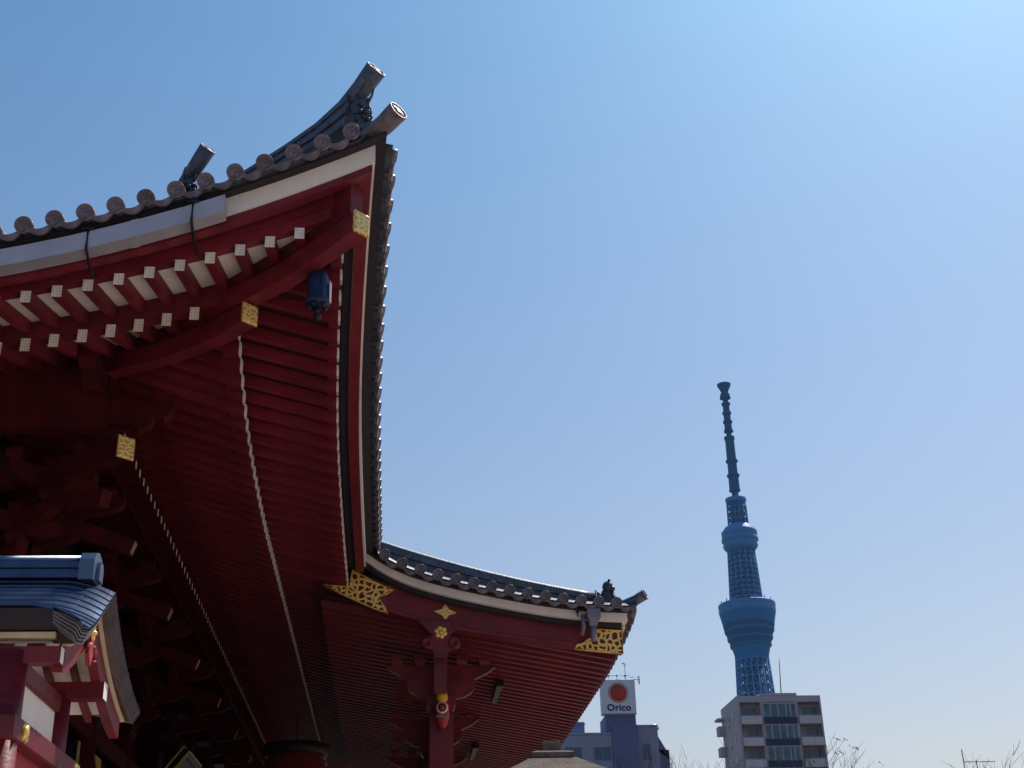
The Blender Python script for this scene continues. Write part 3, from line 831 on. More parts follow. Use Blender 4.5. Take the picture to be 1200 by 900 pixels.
# tie rail on the front columns and gilt corner fittings on the doors
mb = MB(); mb.bbox(21, 54, 6.30, 6.5, 6.9, 7.3, .03); mb.bbox(21, 54, 6.30, 6.5, 4.6, 5.0, .03); mb.build('column_rail', REDI, hall)

# tilted framed plaque over the hall entrance, gilt rimmed
pl = thing('framed_plaque', (37.5, 5.7, 8.0), 'dark plaque with gilt rim tilted forward in the shade under the hall eaves', 'plaque')
tl = Matrix.Translation((37.5, 5.9, 7.25)) @ Matrix.Rotation(radians(38), 4, 'X') @ Matrix.Scale(.72, 4)
def tb(x0, x1, y0, y1, z0, z1_, nm, mt_):
    mb = MB(); mb.box(x0, x1, y0, y1, z0, z1_); mb.v = [tuple(tl @ Vector(v)) for v in mb.v]; mb.build(nm, mt_, pl)
tb(-1.4, 1.4, -.10, .10, -1.0, 1.0, 'board', IRON)
for x0, x1, z0, z1_ in ((-1.6, 1.6, 1.0, 1.2), (-1.6, 1.6, -1.2, -1.0), (-1.6, -1.4, -1.0, 1.0), (1.4, 1.6, -1.0, 1.0)): tb(x0, x1, -.18, .14, z0, z1_, 'plaque_frame', IRON)
for x0, x1, z0, z1_ in ((-1.62, 1.62, 1.2, 1.23), (-1.62, 1.62, -1.23, -1.2), (-1.63, -1.6, -1.2, 1.2), (1.6, 1.63, -1.2, 1.2)):
    tb(x0, x1, -.20, -.12, z0, z1_, 'gilt_edge', GOLD); tb(x0, x1, .09, .15, z0, z1_, 'gilt_edge', GOLD)
# lacquered door leaves with gilt corner fittings
for i, x_ in enumerate((30.2, 34.4, 39.6, 43.8)):
    mb = MB(); mb.box(x_-1.2, x_+1.2, 6.55, 6.72, 2.4, 6.86); dr = mb.build('door', mat('blue_black_lacquer', (.008, .012, .035), .3) if i == 0 else bpy.data.materials['blue_black_lacquer'], hall)
    for sx in (-1, 1):
        mb = MB(); mb.prism([(0, 0), (.75, 0), (.5, -.18), (.3, -.32), (.18, -.5), (0, -.75)], ((x_-sx*1.19, 6.52, 6.85), (sx, 0, 0), (0, 0, 1), (0, -1, 0)), 0, .025)
        mb.build('gilt_corner', GOLD, dr)

# ================================================================== paper lantern under the porch
lan = thing('paper_lantern', (37.0, 2.55, 3.6), 'huge red paper lantern with dark ring top hanging inside the hall front', 'lantern')
mb = MB(); cz = Vector((37.0, 2.55, 0))
prof = [(3.75, .72)]
for i in range(25):
    t = i/24; zz = 3.9+3.9*t; rr = 1.0-.28*(2*t-1)**4
    prof += [(zz-.05, rr-.02), (zz+.03, rr+.015)]
mb.lathe(prof, 28, frame((0, 0, 1), (1, 0, 0), cz)); mb.build('paper_body', mat('lantern_red_paper', (.16, .010, .014), .8, var=.15), lan)
mb = MB(); mb.lathe([(7.80, .80), (7.80, .86), (8.10, .86), (8.10, .74), (7.95, .72)], 28, frame((0, 0, 1), (1, 0, 0), cz)); mb.build('rim_ring', mat('lantern_rim', (.035, .018, .018), .5, metal=.3), lan)
mb = MB(); mb.lathe([(3.45, .62), (3.45, .74), (3.8, .76), (3.8, .66)], 28, frame((0, 0, 1), (1, 0, 0), cz)); mb.build('rim_ring', GOLD, lan)
mb = MB(); mb.tube([cz+Vector((0, 0, 8.0)), cz+Vector((0, 0, 8.95))], .015, 8); mb.build('hanger', IRON, lan)

# ================================================================== wind bell under the hip rafter
bx, by = 16.02, 1.06
bell = thing('wind_bell', (bx, by, 10.2), 'dark blue bronze wind bell hanging below the upswept eave corner', 'bell')
BF = frame((0, 0, 1), (1, 0, 0), Vector((bx, by, .09)))
mb = MB(); mb.lathe([(10.16, .165), (10.20, .17), (10.26, .158), (10.40, .15), (10.55, .145), (10.64, .125), (10.70, .08), (10.73, .03)], 20, BF)
for k in range(4):
    a = k*pi/2+.4
    mb.tube([(bx+.155*cos(a), by+.155*sin(a), 10.31), (bx+.15*cos(a), by+.15*sin(a), 10.59), (bx+.13*cos(a), by+.13*sin(a), 10.71)], .012, 5)
mb.build('bell_body', BELL, bell)
mb = MB()
for k in range(5):
    a = k*2*pi/5+.2; mb.lathe([(0, .012), (.05, .05), (.09, .03)], 7, frame((0, 0, 1), (1, 0, 0), Vector((bx+.11*cos(a), by+.11*sin(a), 10.18))))
mb.build('bell_petals', IRON, bell)
mb = MB(); mb.tube([(bx, by, 10.39), (bx, by, 10.07)], .014, 6); mb.lathe([(9.92, .01), (9.95, .045), (10.0, .05), (10.03, .012)], 8, BF); mb.build('clapper', IRON, bell)
mb = MB(); mb.tube([(bx, by, 10.81), (bx, by, 10.87)], .03, 8); mb.lathe([(10.78, .03), (10.80, .07), (10.86, .075), (10.90, .03)], 10, BF); mb.build('hanger', IRON, bell)
mb = MB(); mb.loft([[Vector((bx+rr*cos(a), by+rr*sin(a), z_+.09)) for rr, z_ in ((r0, z0), (r0+.012, z0))] + [Vector((bx+(r0+.012)*cos(a), by+(r0+.012)*sin(a), z0+.39)), Vector((bx+r0*cos(a), by+r0*sin(a), z0+.39))] for a, r0, z0 in ((-2.0, .172, 10.2), (-1.75, .172, 10.18), (-1.5, .172, 10.2))])
mb.build('sun_glint_plate', WHITE, bell)  # added white plate standing in for sunlight on the bell's right edge
for ch in bell.children: pass


# ================================================================== SMALL SHRINE
shr = thing('small_shrine', (10.8, 3.6, 0), 'small red shrine with curved blue copper roof in front of the hall', 'shrine')
YG, YN = 2.28, 6.4          # south gable plane and north end
XR = 10.92
# roof section: (x, z) of the upper surface at the gable
sec = [(9.78, 4.34), (9.94, 4.32), (10.12, 4.36), (10.35, 4.48), (10.62, 4.67), (10.92, 4.87), (11.12, 4.72), (11.32, 4.60), (11.55, 4.485), (11.8, 4.38), (12.1, 4.285), (12.47, 4.205)]
def drop(y):   # roof turns down towards the gable edge
    d = max(0, 1-(y-YG)/.38); return -.10*d*d
mb = MB(); ysn = [YG+.38*t for t in np.linspace(0, 1, 12)]+[YG+.8, YN]
fine = []
for i in range(len(sec)-1):
    for t in np.linspace(0, 1, 4)[:-1]: fine.append((sec[i][0]*(1-t)+sec[i+1][0]*t, sec[i][1]*(1-t)+sec[i+1][1]*t))
fine.append(sec[-1]); rows = []
for k in range(len(fine)-1):
    lo, hi = (fine[k], fine[k+1]) if fine[k][0] < XR-.01 else (fine[k+1], fine[k])
    pr = [(lo[0], lo[1]+.013), (hi[0], hi[1]+.001)]
    o_ = [[Vector((x_, y_, z_+drop(y_)+(.03 if x_ < XR else 0)*min(1, max(0, (y_-YG)/.4)))) for y_ in ysn] for x_, z_ in pr]
    o_.append([p-Vector((0, 0, .02)) for p in o_[1]]); o_.append([p-Vector((0, 0, .03)) for p in o_[0]])
    mb.loft([[o_[j][i] for j in range(4)] for i in range(len(ysn))])
roof = mb.build('roof', COPPER, shr)
# layered edges below the surface (gable rakes) and the thick dark west eave
mb = MB()
for k in range(5):
    d0, d1 = .004+.023*k, .021+.023*k; ins = .012*k
    mb.loft([[Vector((x_+(ins if x_ < XR else -ins)*.6, YG+ins, z_+drop(YG)-d0)), Vector((x_+(ins if x_ < XR else -ins)*.6, YG+(.2 if x_ < XR else .5), z_-d0)), Vector((x_+(ins if x_ < XR else -ins)*.6, YG+(.2 if x_ < XR else .5), z_-d1)), Vector((x_+(ins if x_ < XR else -ins)*.6, YG+ins, z_+drop(YG)-d1))] for x_, z_ in sec])
mb.build('layered_edge', BARK, roof)
mb = MB()
mb.loft([[Vector((9.80, y_, 4.335)), Vector((10.2, y_, 4.40)), Vector((10.2, y_, 4.22)), Vector((9.86, y_, 4.20))] for y_ in (YG+.16, YG+.7, YN)])
mb.build('eave_edge', DARK, roof)
# cream strip and barge boards of the gable
def under(x_, d): # height below roof section
    xs = [s_[0] for s_ in sec]; zs = [s_[1] for s_ in sec]
    return float(np.interp(x_, xs, zs))-.10-d
mb = MB(); xs_ = np.linspace(10.0, 12.36, 26)
mb.loft([[Vector((x_, YG+.11, under(x_, .134))), Vector((x_, YG+.16, under(x_, .134))), Vector((x_, YG+.16, under(x_, .116))), Vector((x_, YG+.11, under(x_, .116)))] for x_ in xs_])
mb.loft([[Vector((9.93, y_, 4.145)), Vector((10.0, y_, 4.145)), Vector((10.0, y_, 4.19)), Vector((9.93, y_, 4.19))] for y_ in (YG+.2, YG+.42, YG+.46, YN)])
mb.build('cream_edge', CREAM, shr)
mb = MB()
mb.loft([[Vector((x_, YG+.075, under(x_, .114))), Vector((x_, YG+.22, under(x_, .114))), Vector((x_, YG+.22, under(x_, .022))), Vector((x_, YG+.065, under(x_, .022)))] for x_ in np.linspace(9.98, 12.38, 26)])
mb.build('verge_underboard', mat('dark_brown_board', (.045, .028, .022), .75, var=.3, scale=6), shr)
mb = MB(); xs_ = np.linspace(10.02, 12.30, 26)
mb.loft([[Vector((x_, YG+.14, under(x_, .37-.05*abs(x_-XR)))), Vector((x_, YG+.22, under(x_, .37-.05*abs(x_-XR)))), Vector((x_, YG+.22, under(x_, .137))), Vector((x_, YG+.14, under(x_, .137)))] for x_ in xs_])
mb.build('barge_board', RED, shr)
# ridge with end tile
mb = MB()
zr0 = 4.86
for k, (w, z0, z1_) in enumerate(((.30, 0, .05), (.22, .053, .085), (.26, .09, .12), (.22, .123, .15))):
    mb.box(XR-w/2, XR+w/2, YG+.28, YN, zr0+z0, zr0+z1_)
mb.tube([(XR, YG+.26, zr0+.155), (XR, YN, zr0+.155)], .075, 14)
mb.build('ridge', COPPER, roof)
mb = MB()
ot = [(-.17, -.02), (.17, -.02), (.17, .15), (.11, .22), (0, .25), (-.11, .22), (-.17, .15)]
mb.prism(ot, ((XR, YG+.16, zr0), (1, 0, 0), (0, 0, 1), (0, 1, 0)), 0, .12)
ot2 = [(-.07, .0), (.07, .0), (.07, .11), (.04, .16), (-.04, .16), (-.07, .11)]
mb.prism(ot2, ((XR, YG+.13, zr0), (1, 0, 0), (0, 0, 1), (0, 1, 0)), 0, .03)
mb.build('ridge_end_tile', mat('copper_ridge_end', (.10, .14, .22), .35, metal=.6, var=.2), roof)
# wall frame
YW, XN, XF = 2.79, 9.98, 11.44
for x_ in (XN, XF):
    mb = MB(); mb.tube([(x_, YW, 0), (x_, YW, 4.05)], .125, 18); mb.build('pillar', RED, shr)
mb = MB(); mb.box(XN, XF, YW-.03, YW+.03, .3, 3.42); mb.build('wall_panel', REDP, shr)
mb = MB(); mb.box(XN+.12, XF-.12, YW-.035, YW+.025, 3.60, 3.90); mb.build('white_panel', WHITE, shr)
mb = MB(); mb.bbox(XN-.2, XF+.42, YW-.14, YW-.02, 3.40, 3.57, .012); mb.bbox(XN-.1, XF+.1, YW-.07, YW+.05, 3.88, 4.03, .012); mb.build('rail_beam', RED, shr)
for x_ in (XN+.1, XF+.38):
    mb = MB()
    mb.lathe([(0, .06), (.02, .055), (.03, .02)], 8, frame((0, -1, 0), (1, 0, 0), Vector((x_, YW-.14, 3.485))))
    for a in range(4): mb.lathe([(0, .035), (.02, .01)], 6, frame((0, -1, 0), (1, 0, 0), Vector((x_+.06*cos(a*pi/2+.78), YW-.14, 3.485+.06*sin(a*pi/2+.78)))))
    mb.build('gilt_boss', GOLD, shr)
for (x_, z_, ye_, w, h, nm) in ((XN, 4.02, YW-.37, .13, .12, 'purlin'), (XF, 4.07, YW-.40, .15, .14, 'purlin'), (10.92, 4.52, YW-.30, .12, .13, 'purlin')):
    mb = MB(); mb.beam((x_, ye_, z_), (x_, YN, z_), w, h, 0, endm=1); mb.build(nm, [RED, WHITE], shr)
mb = MB(); mb.beam((9.95, YW+.1, 4.0), (9.95, YN, 4.0), .12, .16); mb.build('eave_beam', RED, shr)
# rafters with white boards between
mb = MB()
xs_ = np.linspace(10.05, 12.25, 20)
mb.loft([[Vector((x_, YG+.24, under(x_, .11))), Vector((x_, YN, under(x_, .11))), Vector((x_, YN, under(x_, .09))), Vector((x_, YG+.24, under(x_, .09)))] for x_ in xs_])
mb.build('soffit_board', WHITE, shr)
for y_ in (YG+.40, YG+.62, YG+.88, YG+1.2, YG+1.6):
    mb = MB(); mb.loft([[Vector((x_, y_-.025, under(x_, .18))), Vector((x_, y_+.025, under(x_, .18))), Vector((x_, y_+.025, under(x_, .112))), Vector((x_, y_-.025, under(x_, .112)))] for x_ in xs_]); mb.build('rafter', RED, shr)
# gable pendant and gilt flower
mb = MB()
pd = [(-.10, .0), (.10, .0), (.07, -.12), (.13, -.2), (.06, -.3), (.0, -.38), (-.06, -.3), (-.13, -.2), (-.07, -.12)]
XP = XR-.2
mb.prism([(a*.7, b*.7) for a, b in pd], ((XP, YG+.10, 4.38), (1, 0, 0), (0, 0, 1), (0, 1, 0)), 0, .035)
for sx in (-1, 1):
    mb.tube([(XP+sx*.05, YG+.10, 4.28), (XP+sx*.13, YG+.10, 4.25), (XP+sx*.15, YG+.10, 4.19), (XP+sx*.09, YG+.10, 4.17)], [.02, .02, .016, .01], 6)
mb.build('gable_pendant', REDP, shr)
mb = MB()
for a in range(6): mb.lathe([(0, .04), (.03, .012)], 6, frame((0, -1, 0), (1, 0, 0), Vector((XP+.045*cos(a*1.047), YG+.12, 4.38+.045*sin(a*1.047)))))
mb.lathe([(0, .04), (.05, .012)], 6, frame((0, -1, 0), (1, 0, 0), Vector((XP, YG+.12, 4.38))))
mb.build('gilt_flower', GOLD, shr)
mb = MB(); mb.box(9.6, 11.9, 2.4, 6.4, 0, .3); mb.build('stone_base', STONE, shr)

# ================================================================== BROADCAST TOWER
TX, TY = 1390*cos(radians(-15.46)), 1390*sin(radians(-15.46))
STEEL = mat('tower_haze_blue_steel', (.045, .22, .50), .55, metal=.1, var=.12, scale=.05)  # pale steel coloured deep blue, distance haze put into the paint
STEELD = mat('tower_core_steel', (.005, .085, .25), .8, var=.15, scale=.05)
TGLASS = mat('tower_deck_glass', (.010, .165, .42), .6, var=.1, scale=.05, spec=.1)  # core and deck carry the painted haze blue too
tower = thing('broadcast_tower', (TX, TY, 0), 'very tall slim blue lattice broadcasting tower with two ringed observation decks', 'tower')
TF = frame((0, 0, 1), (1, 0, 0), Vector((TX, TY, 0)))
def ring_shaft(z0, z1_, r0, r1, ncol, nring, rc, core):
    mb = MB()
    for j in range(ncol):
        a = 2*pi*j/ncol
        mb.tube([(TX+r0*cos(a), TY+r0*sin(a), z0), (TX+r1*cos(a), TY+r1*sin(a), z1_)], rc, 5)
    for k in range(nring+1):
        t = k/nring; z = z0+(z1_-z0)*t; rr = r0+(r1-r0)*t
        mb.lathe([(z-rc*.7, rr-rc), (z-rc*.7, rr+rc*.8), (z+rc*.7, rr+rc*.8), (z+rc*.7, rr-rc)], ncol, TF, smooth=False)
    for k in range(nring):
        for j in range(ncol):
            t0, t1 = k/nring, (k+1)/nring
            a0, a1 = 2*pi*j/ncol, 2*pi*(j+(1 if k % 2 else -1))/ncol
            ra, rb = r0+(r1-r0)*t0, r0+(r1-r0)*t1
            mb.tube([(TX+ra*cos(a0), TY+ra*sin(a0), z0+(z1_-z0)*t0), (TX+rb*cos(a1), TY+rb*sin(a1), z0+(z1_-z0)*t1)], rc*.6, 4)
    mb.build('lattice_shaft', STEEL, tower)
    mb = MB(); mb.lathe([(z0, r0*core), (z1_, r1*core)], 24, TF); mb.build('inner_core', STEELD, tower)
ring_shaft(0, 200, 34, 22.5, 18, 16, 1.0, .55)
ring_shaft(200, 326, 22.5, 16.6, 18, 14, .85, .62)
ring_shaft(382, 436, 16.8, 14.2, 16, 10, .7, .7)
ring_shaft(463, 490, 10.8, 10.2, 14, 4, .5, .75)
mb = MB(); mb.lathe([(318, 16.8), (326, 18.6), (331, 20), (331, 21.2), (333, 21.6), (333, 20.6), (338, 22), (338, 23.2), (340.5, 23.8), (340.5, 22.8), (346, 24.4), (346, 25.4), (348.5, 26), (348.5, 25.4), (366, 29.2)], 48, TF, smooth=False); mb.build('lower_deck', TGLASS, tower)
for z0, z1_, r0, r1 in ((333.2, 337.8, 20.7, 21.98), (340.7, 345.8, 22.9, 24.38), (349.5, 353.5, 25.72, 26.6)):
    mb = MB(); mb.lathe([(z0, r0-.5), (z0, r0+.12), (z1_, r1+.12), (z1_, r1-.5)], 48, TF, smooth=False); mb.build('window_band', STEELD, tower)
mb = MB(); mb.lathe([(366, 29.3), (369.5, 29.8), (369.5, 29.2), (372, 29.4), (373, 29.9), (375.5, 29.9), (376.3, 28.5), (377, 25), (378, 17)], 48, TF, smooth=False); mb.build('deck_rim', STEEL, tower)
mb = MB()
for j in range(16):
    a = 2*pi*j/16+.1; mb.tube([(TX+27.5*cos(a), TY+27.5*sin(a), 375), (TX+27.5*cos(a), TY+27.5*sin(a), 379.5)], .5, 5)
mb.build('deck_railing', STEEL, tower)
mb = MB(); mb.lathe([(434, 14), (437, 17), (440, 18.8), (443, 17.6), (444.5, 18.6), (446, 19.8), (449, 19.4), (450, 17.0), (452, 19.0), (456, 19.2), (457.5, 17.0), (460, 16.0), (462, 13.5), (464, 11)], 40, TF); mb.build('upper_deck', STEEL, tower)
mb = MB(); mb.lathe([(489, 10.2), (491, 11.2), (494, 11.4), (494.3, 10.5), (494.3, 3)], 32, TF); mb.build('shaft_cap', STEEL, tower)
mb = MB()
prof = [(494, 3.1), (503, 3.1), (503, 5.3), (504.5, 5.3), (505, 4.9), (520, 4.7), (520, 5.9), (522, 5.9), (522, 4.5), (537, 4.3), (537, 5.6), (539, 5.6), (539, 4.4), (563, 4.2), (564, 4.9), (567, 4.9), (567, 2.4), (573, 2.4), (573, 4.4), (575, 4.4), (575, 3.6), (584, 3.4), (584, 4.4), (586, 4.4), (586, 3.3), (595, 3.3), (595, 4.3), (597, 4.3), (597, 3.2), (606, 3.1), (606, 4.2), (608, 4.2), (608, 2.5), (614, 2.6), (614, 5.2), (618, 5.4), (619.5, 5.0), (620, 3.6), (622, 3.8), (626, 5.4), (629, 7.0), (631.5, 7.6), (631.5, 6.5)]
prof = [(z, r_*(1.17 if z < 618 else 1.03)) for z, r_ in prof]
mb.lathe(prof, 20, TF, smooth=False); mb.build('antenna_mast', STEELD, tower)

# ================================================================== OFFICE BUILDING WITH ROOF SIGN
OX = 160.0
BLUEG = mat('slate_blue_render', (.31, .31, .41), .8, var=.08, scale=.25, bump=.05, bscale=2)
BLUED = mat('dark_blue_render', (.14, .15, .29), .8, var=.1, scale=.25)
GLASSB = mat('office_window_glass', (.012, .07, .17), .3, var=.2, scale=.6, spec=.8)
FRAMEW = mat('aluminium_frame', (.30, .31, .36), .5, metal=.3, var=.1)
SIGNW = mat('sign_white_board', (.70, .69, .74), .6, var=.04, scale=.5)
off = thing('office_building', (OX+8, -27, 0), 'blue grey office block with a square white rooftop sign bearing a red disc', 'office building')
mb = MB()
mb.box(OX, OX+16, -26.2, -19.0, 0, 30.5)
mb.box(OX+.6, OX+16, -31.9, -29.4, 0, 31.5)
mb.build('wall', BLUEG, off)
mb = MB(); mb.box(OX-.25, OX+8, -29.35, -26.22, 0, 31.6); mb.build('stair_shaft', BLUED, off)
mb = MB(); mb.box(OX+.1, OX+4.4, -29.25, -25.55, 30.2, 32.8); mb.build('sign_base', BLUED, off)
mb = MB(); mb.box(OX-.1, OX+16.05, -26.18, -18.95, 30.52, 30.75); mb.box(OX+.5, OX+16.05, -31.95, -29.38, 31.52, 31.72); mb.build('parapet', BLUEG, off)
mb = MB()
mb.box(OX+2, OX+12, -33.4, -31.95, 0, 29.0); mb.loft([[(OX+2, -31.95, 29.0), (OX+12, -31.95, 29), (OX+12, -31.95, 31.0), (OX+2, -31.95, 31.0)], [(OX+2, -33.4, 27.8), (OX+12, -33.4, 27.8), (OX+12, -33.4, 28.4), (OX+2, -33.4, 28.4)]])
mb.build('stepped_wing', BLUED, off)
mb = MB()
for z in (24.6, 21.4, 18.2):
    mb.box(OX+3, OX+9, -34.5, -33.38, z, z+1.4)
mb.box(OX+1.2, OX+2, -33.1, -31.9, 25.2, 26.6)
mb.build('balcony', mat('pale_balcony', (.36, .33, .30), .8), off)
for zc_ in (28.3, 25.1, 21.9, 18.7, 15.5, 12.3, 9, 5.8):
    for (yc, w) in ((-21.5, 2.0), (-25.0, 2.0), (-30.4, .9)):
        x0 = OX if yc > -27 else OX+.6
        if yc == -30.4 and False: continue
        mb = MB()
        y0, y1, z0, z1_ = yc-w/2, yc+w/2, zc_-.75, zc_+.75
        if yc == -30.4: z1_ += .35
        for a in ((y0-.06, y1+.06, z0-.06, z0), (y0-.06, y1+.06, z1_, z1_+.06), (y0-.06, y0, z0, z1_), (y1, y1+.06, z0, z1_), (yc-.03, yc+.03, z0, z1_)):
            mb.box(x0-.09, x0-.003, *a)
        w_ = mb.build('window', FRAMEW, off)
        mb = MB(); mb.box(x0-.04, x0-.006, y0, y1, z0, z1_); mb.build('pane', GLASSB, w_)
mb = MB(); mb.box(OX+3, OX+5, -23.4, -21.5, 30.5, 32.6); mb.box(OX+2.9, OX+5.1, -23.5, -21.4, 32.3, 32.4); mb.build('roof_tank', mat('blue_tank', (.12, .17, .32), .6), off)
# sign box
mb = MB(); mb.bbox(OX-.2, OX+.7, -29.34, -25.13, 32.8, 37.05, .05); sign = mb.build('sign_box', SIGNW, off)
mb = MB(); mb.box(OX-.22, OX-.2, -29.30, -25.17, 32.82, 32.95); mb.build('sign_edge', BLUED, sign)
sc_y, sc_z = -27.24, 35.45
def disc(name, r0, mt, x_):
    mb = MB(); mb.lathe([(0, r0), (.02, r0), (.022, 0)], 48, frame((-1, 0, 0), (0, 1, 0), Vector((x_, sc_y, sc_z)))); mb.build(name, mt, sign)
ORANGE = mat('sign_orange_red', (.52, .045, .015), .5, var=.03); SIGNL = mat('sign_ring_white', (.75, .70, .68), .5, var=.03)
disc('logo_disc', 1.21, ORANGE, OX-.205); disc('logo_disc', 1.12, SIGNL, OX-.23); disc('logo_disc', 1.03, ORANGE, OX-.255)
cu = bpy.data.curves.new('txt', 'FONT'); cu.body = 'Orico'; cu.size = 1.12; cu.extrude = .02; cu.offset = .03; cu.align_x = 'CENTER'; cu.space_character = 1.08
to = bpy.data.objects.new('txt', cu); COL.objects.link(to)
bpy.context.view_layer.update()
me = bpy.data.meshes.new_from_object(to.evaluated_get(bpy.context.evaluated_depsgraph_get()))
bpy.data.objects.remove(to)
me.name = 'sign_lettering'; me.materials.clear(); me.materials.append(mat('sign_navy', (.008, .02, .09), .5, var=.05))
tb = Matrix(((0, 0, -1, OX-.225), (-1, 0, 0, -27.24), (0, 1, 0, 33.30), (0, 0, 0, 1)))
link('sign_lettering', me, sign, tb)
# roof aerials on the sign
mb = MB()
mb.tube([(OX+1, -25.4, 37.75), (OX+1, -29.0, 37.75)], .035, 5)
for yy_ in (-25.5, -26.4, -27.4, -28.4): mb.tube([(OX+1, yy_, 37.0), (OX+1, yy_, 37.75)], .03, 5); mb.lathe([(37.66, .05), (37.75, .16), (37.86, .05)], 8, frame((0, 0, 1), (1, 0, 0), Vector((OX+1, yy_, 0))))
mb.tube([(OX+1, -28.55, 37.0), (OX+1, -28.4, 39.3)], .035, 5); mb.tube([(OX+1, -28.1, 39.3), (OX+1, -28.7, 38.95)], .03, 5); mb.tube([(OX+1, -28.2, 39.35), (OX+1, -28.5, 39.2)], .05, 5)
mb.tube([(OX+1, -29.3, 37.3), (OX+1, -30.2, 37.25)], .04, 5)
for z in (36.95, 37.25, 37.55): mb.tube([(OX+1, -29.0, z), (OX+1, -29.6, z)], .035, 5)
mb.tube([(OX+1, -30.15, 36.7), (OX+1, -30.15, 37.75)], .05, 5); mb.tube([(OX+1, -30.0, 36.8), (OX+1, -30.0, 37.7)], .04, 5)
for z in (36.8, 37.1, 37.4): mb.tube([(OX+1, -24.6, z), (OX+1, -25.2, z)], .03, 5)
mb.tube([(OX+1, -26.0, 37.5), (OX+1, -25.6, 37.9)], .05, 5)
mb.build('roof_aerial', IRON, off)
mb = MB(); mb.tube([(OX+4, -32.3, 31.0), (OX+4, -32.3, 32.0)], .06, 6); mb.lathe([(0, .1), (.1, .45), (.14, .47), (.15, .0)], 14, frame((-1, -.3, .5), (0, 1, 0), Vector((OX+4, -32.3, 32.0)))); mb.build('satellite_dish', FRAMEW, off)

# ================================================================== APARTMENT BLOCK
AX = 190.0
CONC = mat('pale_brown_tile_cladding', (.47, .41, .43), .8, var=.08, scale=.3, bump=.08, bscale=3)
CONC2 = mat('balcony_concrete', (.62, .53, .55), .8, var=.08, scale=.3)
NAVY = mat('navy_spandrel', (.012, .025, .07), .35, var=.2)
TEAL = mat('teal_window_glass', (.012, .085, .14), .15, var=.9, scale=.55, spec=.8)
ADARK = mat('apartment_window_glass', (.03, .06, .12), .15, var=.5, scale=.3, spec=.8)
apt = thing('apartment_building', (AX+7, -56, 0), 'brown grey apartment tower with teal glazed centre bay and stacked balconies', 'apartment building')
ZT, FH = 41.2, 3.05
yL, yC0, yC1, yR = -49.6, -53.0, -58.5, -62.0
mb = MB()
mb.box(AX+1.5, AX+10, yR, yL, 0, ZT-.9)
mb.box(AX-.0, AX+1.498, yL-.35, yL, 0, ZT-.901)            # fin at the corner
mb.box(AX-.0, AX+1.498, yC0-.35, yC0, 0, ZT-.901); mb.box(AX, AX+1.498, yC1, yC1+.35, 0, ZT-.901); mb.box(AX, AX+1.498, yR, yR+.2, 0, ZT-.901)
mb.box(AX, AX+10, yR, yL, ZT-.899, ZT-.002)
mb.box(AX-.1, AX+6, yC1, yC0, ZT+.001, ZT+.35)
mb.build('wall', CONC, apt)
nfl = 12
